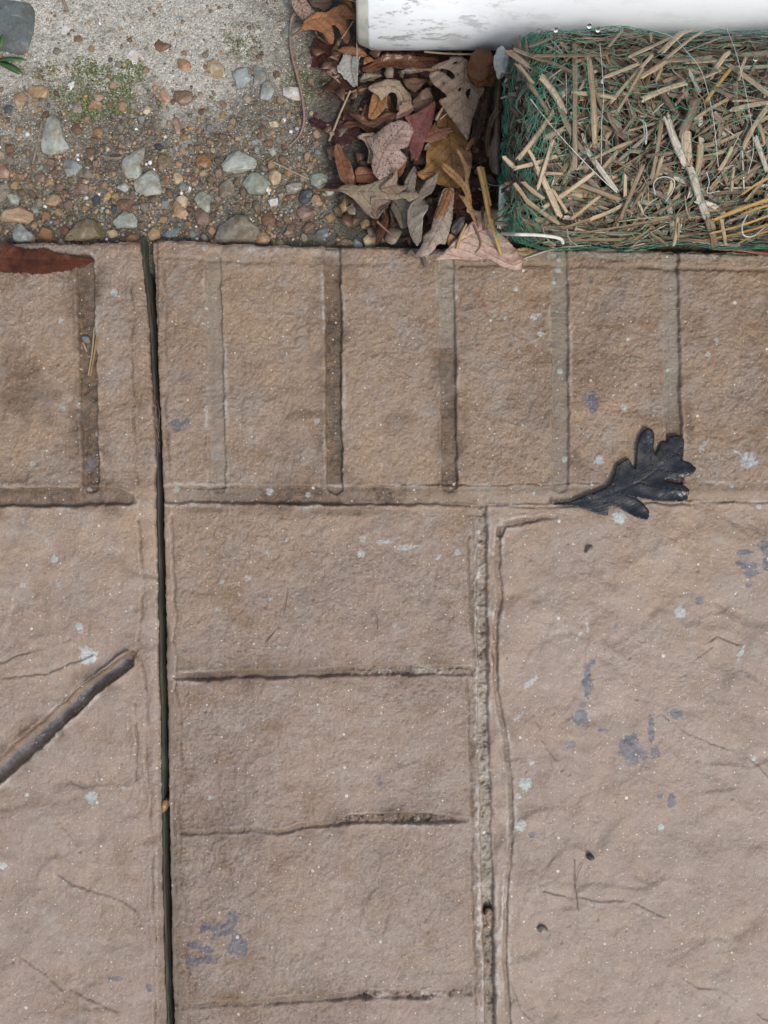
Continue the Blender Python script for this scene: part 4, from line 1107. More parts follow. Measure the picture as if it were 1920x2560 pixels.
# ------------------------------------------------------------------ tubes and strips
def tube_geo(pts, rad, sides=6, closed_caps=True, off=0):
    pts = np.asarray(pts, float); n = len(pts)
    T = np.gradient(pts, axis=0); T /= np.linalg.norm(T, axis=1)[:, None] + 1e-12
    ref = np.array([0, 0, 1.0]); ref = np.where(np.abs(T[:, 2:3]) > 0.95, np.array([[1.0, 0, 0]]), ref[None])
    A = np.cross(T, ref); A /= np.linalg.norm(A, axis=1)[:, None] + 1e-12
    B = np.cross(T, A)
    rad = np.broadcast_to(np.asarray(rad, float), (n,))
    th = np.linspace(0, 2 * math.pi, sides, endpoint=False)
    v = pts[:, None] + rad[:, None, None] * (A[:, None] * np.cos(th)[None, :, None] + B[:, None] * np.sin(th)[None, :, None])
    i = np.arange(n * sides).reshape(n, sides)
    f = np.stack([i[:-1], np.roll(i, -1, 1)[:-1], np.roll(i, -1, 1)[1:], i[1:]], -1).reshape(-1, 4) + off
    return v.reshape(-1, 3), f


def tube(name, pts, rad, mat, parent=None, sides=7):
    v, f = tube_geo(pts, rad, sides)
    return mesh_np(name, v, f, mat, parent)


def curve_pts(ctrl, n=24):
    """smooth Catmull-Rom through 3-D control points"""
    c = np.asarray(ctrl, float)
    if len(c) == 2: return c[0] + (c[1] - c[0]) * np.linspace(0, 1, n)[:, None]
    p = np.concatenate([[2 * c[0] - c[1]], c, [2 * c[-1] - c[-2]]])
    t = np.linspace(0, len(c) - 1 - 1e-6, n); out = []
    for u in t:
        i = int(u); s = u - i
        a, b_, c_, d = p[i:i + 4]
        out.append(0.5 * (2 * b_ + (c_ - a) * s + (2 * a - 5 * b_ + 4 * c_ - d) * s * s + (-a + 3 * b_ - 3 * c_ + d) * s ** 3))
    return np.array(out)


def strip_geo(pts, width, up, r, thick=0.0005, arch=0.35, tatter=0.3):
    """a split, slightly arched stalk: closed cross-section swept along pts"""
    pts = np.asarray(pts, float); n = len(pts)
    T = np.gradient(pts, axis=0); T /= np.linalg.norm(T, axis=1)[:, None] + 1e-12
    U = np.broadcast_to(np.asarray(up, float), (n, 3))
    A = np.cross(T, U); A /= np.linalg.norm(A, axis=1)[:, None] + 1e-12
    U = np.cross(A, T)
    us = np.array([-1, -.5, 0, .5, 1, .5, 0, -.5])
    hs = np.array([0, 1, 1.25, 1, 0, 0, 0.25, 0]) * 1.0
    hh = np.array([0, .75, 1, .75, 0, .75, 1, .75]) * arch * width / 2
    lo = np.array([0, 0, 0, 0, 0, 1, 1, 1]) * thick
    tt = np.linspace(0, 1, n)
    wv = width / 2 * (1 + 0.14 * np.sin(tt * r.uniform(4, 12) + r.uniform(0, 6)) * r.uniform(0, 1))
    v = np.empty((n, 8, 3)); uv = np.empty((n, 8, 2))
    L = np.linalg.norm(pts[-1] - pts[0]); s0 = r.uniform(0, 100); t0 = r.uniform(0, 100)
    for k in range(8):
        sh = np.zeros(n)
        v[:, k] = pts + A * (us[k] * wv)[:, None] + U * (hh[k] - lo[k])
        uv[:, k, 0] = s0 + us[k]; uv[:, k, 1] = t0 + tt * L / 0.004
    # ragged ends
    for e, d in ((0, -1), (n - 1, 1)):
        rag = r.uniform(-1, 1, 8) * tatter * width
        v[e] += T[e] * (rag * 1.0)[:, None] * d
    i = np.arange(n * 8).reshape(n, 8)
    f = np.stack([i[:-1], np.roll(i, -1, 1)[:-1], np.roll(i, -1, 1)[1:], i[1:]], -1).reshape(-1, 4)
    return v.reshape(-1, 3), f, uv.reshape(-1, 2)


def straw(name, pts, width, up, col, seed, parent=None, arch=0.4, n=14, tatter=0.3):
    r = np.random.default_rng(seed)
    p = curve_pts(pts, n)
    v, f, uv = strip_geo(p, width, up, r, arch=arch, tatter=tatter)
    return mesh_np(name, v, f, M_STRAW, parent, smooth=False, uv=uv, cols=np.repeat((np.array(col) * r.uniform(.9, 1.1))[None], len(v), 0))


PALE = (0.43, 0.35, 0.24); TAN = (0.33, 0.255, 0.165); GOLD = (0.40, 0.265, 0.095); OLDB = (0.17, 0.125, 0.085); GREYW = (0.42, 0.39, 0.33); UMB = (0.22, 0.165, 0.11)

# ------------------------------------------------------------------ white pipe
PIPE_Y, PIPE_R = 0.4266, 0.057
PIPE_Z = GZ - 0.001 + PIPE_R


def build_pipe():
    x0 = P(893, 60, 0.035)[0]
    xs = np.concatenate([[x0 + 0.0006, x0, x0 + 0.0012, x0 + 0.003, x0 + 0.0092], np.linspace(x0 + 0.0105, 2.2, 40)])
    rs = np.concatenate([[PIPE_R - 0.0075, PIPE_R - 0.006, PIPE_R - 0.0042, PIPE_R - 0.0034, PIPE_R - 0.0012], np.full(40, PIPE_R)])
    th = np.linspace(0, 2 * math.pi, 129)[:-1]
    v = np.stack([np.repeat(xs[:, None], 128, 1), PIPE_Y + rs[:, None] * np.cos(th)[None], PIPE_Z + rs[:, None] * np.sin(th)[None]], -1)

    def rings(a, b_):
        i = np.arange((b_ - a) * 128).reshape(b_ - a, 128)
        return v[a:b_].reshape(-1, 3), np.stack([i[:-1], np.roll(i, -1, 1)[:-1], np.roll(i, -1, 1)[1:], i[1:]], -1).reshape(-1, 4)
    pv, pf = rings(4, len(xs))
    o = mesh_np('drain_pipe', pv, pf, M_PIPE)
    tag(o, 'scuffed white plastic drain pipe lying along the top behind the straw roll', 'pipe')
    ev, ef = rings(0, 5)
    mesh_np('bevelled_end', ev, ef, mat_plain('pipe_end_plastic', (0.55, 0.56, 0.50), 0.4, 0.5, 60), o)
    # inner wall
    xi = np.linspace(x0 + 0.0006, x0 + 0.6, 6)
    vi = np.stack([np.repeat(xi[:, None], 128, 1), PIPE_Y + 0.0495 * np.cos(th)[None] + 0 * xi[:, None], PIPE_Z + 0.0495 * np.sin(th)[None] + 0 * xi[:, None]], -1)
    i = np.arange(6 * 128).reshape(6, 128)
    mesh_np('inner_wall', vi.reshape(-1, 3), np.stack([i[:-1], i[1:], np.roll(i, -1, 1)[1:], np.roll(i, -1, 1)[:-1]], -1).reshape(-1, 4), M_PIPE, o)


build_pipe()

# ------------------------------------------------------------------ straw wattle in green netting
WY, WR = 0.281, 0.0727
WZ = GZ - 0.001 + WR
WX0, WX1 = 0.0970, 1.30


def w_r(x, dr=0.0):
    """radius of the roll at x: the end is drawn in"""
    t = np.clip((x - WX0) / 0.030, 0, 1)
    return (WR + dr) * (0.80 + 0.20 * np.sqrt(np.clip(1 - (1 - t) ** 2, 0, 1)))


def w_pt(th, x, dr=0.0):
    r = w_r(x, dr) * (1 + 0.022 * np.sin(x * 43 + th * 2) + 0.018 * np.sin(x * 91 - th * 3))
    return np.stack(np.broadcast_arrays(x, WY + r * np.cos(th), WZ + r * np.sin(th)), -1)


def on_wattle(px, py, dr=0.0):
    """where the sight line through a photo pixel meets the roll"""
    d = P(px, py, 0) - np.array([0, 0, H])
    R = WR + dr
    oy, oz = 0 - WY, H - WZ
    a = d[1] ** 2 + d[2] ** 2; b_ = 2 * (oy * d[1] + oz * d[2]); c = oy * oy + oz * oz - R * R
    q = b_ * b_ - 4 * a * c
    t = (-b_ - math.sqrt(max(q, 0))) / (2 * a)
    p = np.array([0, 0, H]) + d * t
    if q < 0:
        n = p[1:] - np.array([WY, WZ]); n *= R / np.linalg.norm(n); p[1:] = n + np.array([WY, WZ])
    return p


wat = bpy.data.objects.new('straw_wattle', None); link(wat)
wat.location = (0, 0, 0)
wat.empty_display_size = 0.05
tag(wat, 'straw-filled erosion roll wrapped in green netting beside the white pipe', 'straw wattle')


def build_core():
    xs = np.concatenate([[WX0 - 0.0005], WX0 + 0.03 * np.linspace(0, 1, 14) ** 1.6, np.linspace(WX0 + 0.04, WX1, 90)])
    th = np.linspace(0, 2 * math.pi, 97)[:-1]
    rows = []
    for k, x in enumerate(xs):
        rr = 0.0 if k == 0 else 1.0
        p = w_pt(th, x, -0.013); c = np.array([x, WY, WZ])
        p = c + (p - c) * rr
        rows.append(p + 0.0015 * rng.normal(size=p.shape) * rr)
    i = np.arange(len(xs) * 96).reshape(len(xs), 96)
    f = np.stack([i[:-1], np.roll(i, -1, 1)[:-1], np.roll(i, -1, 1)[1:], i[1:]], -1).reshape(-1, 4)
    mesh_np('core', np.concatenate(rows), f, M_CORE, wat)


build_core()


def build_fill():
    r = np.random.default_rng(91)
    vs, fs, us, cs = [], [], [], []; off = 0
    pal = [OLDB, UMB, TAN, GREYW, (0.12, 0.09, 0.065), (0.27, 0.205, 0.13), (0.20, 0.17, 0.135)]
    pw = [.16, .22, .15, .11, .05, .15, .16]
    for k in range(2500):
        x = WX0 + 0.003 + (0.40 * r.random() if r.random() < 0.93 else 0.40 + r.random() * 0.7)
        th = r.uniform(0.02, 1.13) * math.pi
        dr = -0.011 + 0.0115 * r.random() ** 0.8
        L = r.uniform(0.016, 0.074); a = r.normal(0.15, 0.95) if r.random() < .7 else r.uniform(0, math.pi)
        dx, dt = L * math.cos(a), L * math.sin(a) / WR
        xx = np.clip(x + np.linspace(-.5, .5, 4) * dx, WX0 + 0.001, 1.28)
        bw = r.normal(0, 0.05) * L * np.array([-1, 1, 1, -1])
        p = w_pt(th + np.linspace(-.5, .5, 4) * dt + bw * math.cos(a) / WR, np.clip(xx - bw * math.sin(a), WX0 + .001, 1.28), dr + np.linspace(-1, 1, 4) * r.uniform(-.003, .003))
        c = np.stack([xx, 0 * xx + WY, 0 * xx + WZ], -1)
        up = (p - c).mean(0); up /= np.linalg.norm(up); up = up + 0.45 * r.normal(size=3); up /= np.linalg.norm(up)
        p = p[0] + (p[-1] - p[0]) * np.linspace(0, 1, 4)[:, None] * 0.6 + (p - p[0]) * 0.4
        v, f, uv = strip_geo(p, r.uniform(0.0014, 0.0050), up, r, thick=0.0003, arch=0.13, tatter=0.6)
        vs.append(v); fs.append(f + off); off += len(v); us.append(uv)
        cs.append(np.repeat((np.array(pal[r.choice(len(pal), p=pw)]) * r.uniform(.8, 1.5))[None], len(v), 0))
    # fine fibres and chaff
    for k in range(2600):
        x = WX0 + 0.002 + 0.40 * r.random()
        th = r.uniform(0.02, 1.0) * math.pi
        L = r.uniform(0.008, 0.040); a = r.uniform(0, math.pi)
        tt = np.linspace(-.5, .5, 4); bend_ = r.normal(0, 0.12) * L * (1 - 4 * tt ** 2)
        xx = np.clip(x + tt * L * math.cos(a) - bend_ * math.sin(a), WX0 + 0.001, 1.28)
        p = w_pt(th + (tt * L * math.sin(a) + bend_ * math.cos(a)) / WR, xx, -0.007 + 0.0085 * r.random() + tt * r.uniform(-.003, .003))
        up = (p - np.array([0, WY, WZ])).mean(0) * [0, 1, 1]; up = up / np.linalg.norm(up) + 0.4 * r.normal(size=3)
        v, f, uv = strip_geo(p, r.uniform(0.0004, 0.0012), up, r, thick=0.0002, arch=0.15, tatter=0.6)
        vs.append(v); fs.append(f + off); off += len(v); us.append(uv)
        cs.append(np.repeat((np.array(pal[r.choice(len(pal), p=pw)]) * r.uniform(.8, 1.7))[None], len(v), 0))
    # straw showing through the gathered end
    for k in range(220):
        a = r.uniform(-0.1, 1.1) * math.pi; rr = WR * 0.84 * math.sqrt(r.random())
        c0 = np.array([WX0 + r.uniform(-0.0005, 0.004), WY + rr * math.cos(a), WZ + rr * math.sin(a)])
        dd = r.normal(size=3) * [0.25, 1, 1]; dd /= np.linalg.norm(dd)
        p = c0 + dd * np.linspace(-.5, .5, 4)[:, None] * r.uniform(.012, .035)
        v, f, uv = strip_geo(p, r.uniform(0.0014, 0.004), np.array([-1, 0.3 * r.normal(), 0.5 + 0.3 * r.normal()]), r, thick=0.0003, arch=0.13, tatter=0.6)
        vs.append(v); fs.append(f + off); off += len(v); us.append(uv)
        cs.append(np.repeat((np.array(pal[r.choice(len(pal), p=pw)]) * r.uniform(.7, 1.35))[None], len(v), 0))
    o = mesh_np('straw_fill', np.concatenate(vs), np.concatenate(fs), M_STRAW, wat, smooth=False, uv=np.concatenate(us), cols=np.concatenate(cs))
    tag(o, kind='stuff')


build_fill()

STRAWS = [  # x1,y1,x2,y2,width (zoom-3 pixels), colour
    (545, 250, 545, 980, 30, UMB), (628, 340, 660, 830, 32, TAN), (160, 290, 290, 395, 38, UMB), (200, 285, 380, 355, 26, UMB), (330, 330, 530, 415, 24, UMB), (215, 370, 300, 475, 22, TAN), (280, 480, 390, 640, 25, UMB),
    (350, 440, 480, 640, 36, PALE), (468, 640, 600, 880, 28, OLDB), (535, 535, 775, 560, 24, PALE), (555, 555, 620, 440, 14, PALE), (855, 330, 985, 270, 20, PALE), (870, 322, 1110, 212, 20, TAN), (1040, 305, 1225, 142, 34, PALE),
    (1015, 460, 1060, 340, 14, TAN), (1060, 345, 1290, 165, 20, PALE), (715, 445, 910, 368, 20, PALE), (752, 588, 990, 320, 18, PALE), (785, 652, 935, 395, 15, TAN), (930, 440, 1080, 345, 28, TAN), (935, 572, 1180, 478, 28, PALE),
    (1090, 345, 1330, 330, 28, UMB), (1180, 362, 1460, 342, 14, TAN), (1325, 445, 1430, 298, 28, PALE), (1425, 370, 1670, 550, 28, PALE), (1490, 460, 1535, 325, 16, PALE), (1450, 632, 1670, 590, 24, PALE), (1455, 580, 1670, 585, 12, TAN),
    (1655, 615, 1520, 838, 28, TAN), (1205, 408, 1262, 532, 20, GREYW), (1300, 585, 1445, 395, 18, GOLD), (1235, 462, 1390, 400, 18, TAN), (1235, 590, 1160, 760, 52, OLDB), (1185, 755, 1195, 970, 58, PALE), (1212, 965, 1305, 1250, 38, GREYW),
    (1305, 1245, 1350, 1410, 38, UMB), (1075, 675, 1180, 940, 36, GREYW), (1045, 700, 990, 1030, 24, UMB), (1060, 880, 1015, 1025, 20, TAN), (1268, 820, 1258, 965, 34, TAN), (1230, 690, 1430, 570, 18, TAN), (1280, 760, 1500, 640, 16, UMB),
    (1375, 985, 1450, 855, 22, PALE), (607, 855, 785, 1100, 26, GREYW), (870, 815, 640, 920, 18, TAN), (790, 875, 690, 985, 22, TAN), (137, 905, 205, 970, 22, PALE), (200, 968, 435, 900, 22, PALE), (268, 848, 335, 985, 18, PALE),
    (415, 815, 332, 1085, 20, PALE), (330, 968, 460, 1248, 30, PALE), (415, 1090, 500, 1222, 16, PALE), (200, 1060, 275, 1165, 20, TAN), (270, 1160, 455, 1290, 24, TAN), (245, 1045, 360, 1142, 22, TAN), (358, 1202, 650, 1000, 24, PALE),
    (560, 1060, 800, 1150, 26, UMB), (522, 1265, 690, 1130, 22, TAN), (480, 1315, 640, 1260, 22, UMB), (640, 1262, 840, 1170, 26, PALE), (808, 1262, 940, 950, 24, UMB), (836, 1008, 836, 1132, 18, PALE), (868, 1212, 930, 1115, 16, UMB),
    (1088, 1122, 1112, 1040, 26, PALE), (600, 1342, 970, 1278, 16, UMB), (550, 1318, 720, 1340, 12, PALE), (888, 1382, 990, 1308, 16, TAN), (980, 1345, 1075, 1412, 20, UMB), (1138, 1255, 1115, 1415, 17, PALE), (1147, 1280, 1140, 1372, 12, TAN),
    (1340, 1270, 1670, 1148, 26, GOLD), (1330, 1345, 1670, 1240, 18, GOLD), (1360, 1372, 1670, 1290, 22, GOLD), (1230, 1398, 1480, 1345, 14, GOLD), (1480, 1405, 1670, 1330, 18, GOLD), (1500, 1235, 1670, 1180, 14, GOLD), (1510, 1120, 1670, 1020, 16, GOLD),
    (1390, 1262, 1416, 1412, 16, PALE), (1450, 1095, 1462, 968, 14, TAN), (1588, 795, 1655, 990, 24, GREYW), (1420, 1065, 1610, 960, 18, UMB), (370, 790, 485, 740, 22, TAN), (375, 1000, 475, 1002, 16, TAN), (213, 922, 420, 650, 24, TAN),
    (655, 510, 712, 636, 18, UMB), (735, 650, 830, 790, 16, OLDB), (815, 770, 888, 665, 16, OLDB), (400, 210, 700, 220, 10, TAN), (280, 270, 420, 215, 18, UMB), (980, 190, 985, 245, 14, TAN), (740, 270, 830, 165, 14, TAN), (300, 320, 720, 312, 22, UMB),
    (1470, 480, 1490, 680, 26, UMB), (1340, 500, 1460, 560, 22, UMB), (1600, 700, 1640, 830, 20, TAN), (1110, 880, 960, 900, 18, OLDB),
]


def build_straws():
    for k, (x1, y1, x2, y2, wd, col) in enumerate(STRAWS):
        r = np.random.default_rng(700 + k)
        dr = 0.0028 + 0.003 * r.random()
        pts = []
        n = 4
        bend = r.normal(0, 0.02)
        for t in np.linspace(0, 1, n):
            x, y = x1 + (x2 - x1) * t, y1 + (y2 - y1) * t
            b_ = bend * math.sin(t * math.pi)
            x, y = x - (y2 - y1) * b_, y + (x2 - x1) * b_
            pts.append(on_wattle(*Z3((x, y)), dr + 0.0015 * math.sin(t * 3 + k)))
        pts = np.array(pts)
        m = pts.mean(0); up = m - np.array([m[0], WY, WZ]); up /= np.linalg.norm(up)
        fct = 720 / 1659 / PXM * (H - m[2]) / H
        straw('straw', pts, wd * fct * 1.22, up, np.array(col) * 1.12, 700 + k, wat, arch=r.uniform(.06, .22), n=10, tatter=0.55)


build_straws()


def build_net():
    r = np.random.default_rng(5)
    vs, fs = [], []; off = 0

    def add(p, rad, sides=4):
        nonlocal off
        v, f = tube_geo(p, rad, sides); vs.append(v); fs.append(f + off); off += len(v)
    # rings: bunched near the gathered end
    xs = [WX0 - 0.001]
    while xs[-1] < 0.50:
        d = xs[-1] - WX0
        xs.append(xs[-1] + (0.0022 if d < 0.012 else 0.0042 if d < 0.03 else 0.0085) * r.uniform(.8, 1.2))
    while xs[-1] < WX1: xs.append(xs[-1] + 0.012)
    th = np.linspace(0, 2 * math.pi, 150)
    amp = 0.0018
    for i, x in enumerate(xs):
        ph = r.uniform(0, 6.28)
        dth = 0.0016 * np.sin(th * 29 + ph) + 0.0022 * fbm(th * 3 + i * 0.3, th * 0 + x * 30, 1.0, 2, 3)
        loose = 0.003 + 0.004 * np.exp(-((th - 1.75) / 0.5) ** 2)
        xx = x + dth
        p = w_pt(th, xx, loose + 0.0015 * fbm(th * 5, th * 0 + i, 1.0, 2, 7))
        # the slack net rides up over the pipe
        k = np.exp(-((th - 1.95) / 0.35) ** 2)
        p[:, 2] += 0.010 * k; p[:, 1] += 0.008 * k
        add(p, 0.00020)
    nth = 38
    xl = np.concatenate([WX0 + 0.03 * np.linspace(0, 1, 16), np.linspace(WX0 + 0.033, 0.50, 90), np.linspace(0.51, WX1, 20)])
    for j in range(nth):
        t0 = 2 * math.pi * j / nth + r.normal(0, 0.02)
        tt = t0 + 0.030 * fbm(xl * 40 + j * 0.37, xl * 0 + j * 0.11, 1.0, 2, 17) + 0.020 * np.sin(xl * 540 + r.uniform(0, 6))
        loose = 0.003 + 0.004 * np.exp(-((t0 - 1.75) / 0.5) ** 2)
        p = w_pt(tt, xl, loose)
        k = np.exp(-((tt - 1.95) / 0.35) ** 2)
        p[:, 2] += 0.010 * k; p[:, 1] += 0.008 * k
        add(p, 0.00020)
    # crumpled surplus net hanging at the gathered end
    for j in range(55):
        t0 = r.uniform(0.0, math.pi * 1.25)
        n = 26; s = np.linspace(0, 1, n)
        t = t0 + s * r.uniform(-.9, .9) + 0.05 * np.sin(s * r.uniform(10, 30))
        x = WX0 + r.uniform(-0.002, 0.016) + 0.003 * np.sin(s * r.uniform(8, 26) + r.uniform(0, 6)) + s * r.uniform(-.004, .010)
        add(w_pt(t, x, 0.002 + 0.004 * r.random() + 0.002 * np.sin(s * r.uniform(6, 20))), 0.00020)
    for j in range(40):                               # threads drawn down the end face towards its middle
        t0 = r.uniform(0, 2 * math.pi); s = np.linspace(0, 1, 22)
        rr = WR * (0.86 - 0.75 * s)
        a = t0 + 0.25 * np.sin(s * 5 + j)
        p = np.stack([WX0 - 0.001 - 0.003 * s + 0.0015 * np.sin(s * 17 + j), WY + rr * np.cos(a), WZ + rr * np.sin(a)], -1)
        add(p, 0.00025)
    # loose net lying down on the soil beside the end
    for j in range(12):
        s = np.linspace(0, 1, 20)
        p0 = np.array([WX0 - r.uniform(0.0, 0.008), WY - WR * r.uniform(0.15, 0.98), WZ + r.uniform(-0.05, 0.02)])
        d = r.normal(size=3) * np.array([0.012, 0.03, 0.018])
        p = p0 + d * s[:, None] + 0.0025 * np.stack([np.sin(s * 14 + j), np.sin(s * 11 + 2 * j), np.cos(s * 9 + j)], -1)
        p[:, 2] = np.maximum(p[:, 2], GZ + 0.002)
        add(p, 0.00020)
    mesh_np('netting', np.concatenate(vs), np.concatenate(fs), M_NET, wat)


build_net()


def lump(name, c, rad, mat, seed, parent=None, amp=0.3, lam=0.6, sub=ICO3):
    v, f = sub; v = v.copy()
    n = fbm(v[:, 0] * 1.0 + seed, v[:, 1] + 1.7 * v[:, 2], lam, 3, seed)
    n2 = np.abs(fbm(v[:, 0] * 1.0 - seed, v[:, 2] + 1.3 * v[:, 1], lam * 0.6, 2, seed + 3))
    v = v * (1 + amp * n - amp * 0.6 * n2)[:, None] * np.array(rad)
    o = mesh_np(name, v, f, mat, parent)
    o.location = c
    return o


tie = lump('end_tie', P(*ZB((1285, 240)), 0.075), (0.0062, 0.0110, 0.006), mat_plain('tie_plastic', (0.40, 0.42, 0.41), 0.35, 0.5, 300), 4, wat, 0.3)

# ------------------------------------------------------------------ threads, cord, stick, drops on the roll
M_THREAD = mat_plain('thin_thread', (0.52, 0.53, 0.50), 0.5, 0.2)
THR = [
    ('pale straight thread slanting across the left part of the netting', [(290, 570), (420, 735), (560, 890), (700, 1030), (790, 1110)], 0.0003),
    ('white thread running down through the netting near the right border', [(1415, 150), (1470, 290), (1500, 400), (1530, 530), (1560, 690), (1575, 860), (1545, 1000)], 0.00025),
    ('long pale thread curving down the middle right of the roll', [(960, 165), (1110, 215), (1200, 310), (1270, 400), (1320, 560), (1350, 730), (1372, 960)], 0.00025),
    ('thin pale thread hanging left of the middle of the roll', [(690, 250), (705, 420), (712, 560), (700, 720), (698, 950)], 0.00025),
    ('curled white thread loop low in the middle of the roll', [(1010, 1120), (1000, 1060), (1030, 1025), (1080, 1020), (1120, 1045), (1110, 1100), (1070, 1160)], 0.00035),
    ('white thread tangle hooked above the middle of the roll', [(915, 690), (945, 700), (960, 760), (955, 830), (940, 700)], 0.00035),
    ('white hooked cord end by the golden straw', [(1540, 1235), (1510, 1300), (1520, 1355), (1570, 1360), (1640, 1310)], 0.0005),
    ('short wavy white thread right of the loop', [(1305, 990), (1320, 1050), (1310, 1110), (1380, 1100)], 0.0003),
]
for lab, pts, rad in THR:
    p = curve_pts([on_wattle(*Z3(q), 0.0075) for q in pts], 40)
    tag(tube('thread', p, rad, M_THREAD, None, 5), lab, 'thread')
p = curve_pts([on_wattle(*Z3(q), 0.007) if q[0] > 150 else P(*Z3(q), 0.03) for q in ((128, 1345), (200, 1350), (330, 1354), (430, 1366), (468, 1380), (478, 1400))], 40)
tag(tube('cord', p, 0.0013, M_STRING, None, 8), 'thick white plastic cord lying at the foot of the roll above the patio edge', 'cord')


def flat_stick(name, a, b_, wd, th, z0, z1, mat, lab, cat):
    A, B = P(*a, z0), P(*b_, z1)
    r = np.random.default_rng(3)
    v, f, uv = strip_geo(curve_pts([A, B], 12), wd, (0.1, 0, 1), r, thick=th, arch=0.3, tatter=0.15)
    o = mesh_np(name, v, f, mat); tag(o, lab, cat)
    return o


flat_stick('flat_stick', Z2((1605, 1195)), Z2((1582, 1475)), 0.0062, 0.0016, 0.052, 0.016, M_WHITE, 'white painted flat stick standing between the leaves and the netting', 'stick')
for i, (x, y) in enumerate(((438, 172), (680, 172), (630, 150), (708, 468), (1590, 338), (1068, 1340))):
    c = on_wattle(*Z3((x, y)), 0.011)
    if y < 200: c = P(*Z3((x, y)), 0.120)
    v, f = ICO3
    o = mesh_np('water_drop', v * 0.0016 * np.array([1, 1, 1.1]), f, M_WATER); o.location = c
    lab = ['clear water drop on the net over the pipe, leftmost', 'clear water drop hanging right of a close pair on the net over the pipe', 'clear water drop on the net just above its neighbours over the pipe', 'clear water drop on a net knot in front of the upper straws', 'clear water drop on the net near the upper right border', 'clear water drop low on the net near the patio edge'][i]
    tag(o, lab, 'water drop', 'water drops on the netting')

# ------------------------------------------------------------------ leaves
def pip(pts, poly):
    x, y = pts[:, 0], pts[:, 1]; c = np.zeros(len(pts), bool)
    for a, b_ in zip(poly, np.roll(poly, -1, 0)):
        k = ((a[1] > y) != (b_[1] > y))
        with np.errstate(divide='ignore', invalid='ignore'):
            xx = (b_[0] - a[0]) * (y - a[1]) / (b_[1] - a[1]) + a[0]
        c ^= k & (x < xx)
    return c


def smooth_outline(q, step):
    """round the traced corners slightly and resample evenly"""
    q = np.asarray(q, float)
    for w1 in (0.87, 0.78):
        a = w1 * q + (1 - w1) * np.roll(q, -1, 0); b_ = (1 - w1) * q + w1 * np.roll(q, -1, 0)
        q = np.stack([a, b_], 1).reshape(-1, 2)
    seg = np.linalg.norm(np.roll(q, -1, 0) - q, axis=1); s = np.concatenate([[0], np.cumsum(seg)])
    n = max(12, int(s[-1] / step)); t = np.linspace(0, s[-1], n, endpoint=False)
    qc = np.concatenate([q, q[:1]])
    return np.stack([np.interp(t, s, qc[:, 0]), np.interp(t, s, qc[:, 1])], -1)


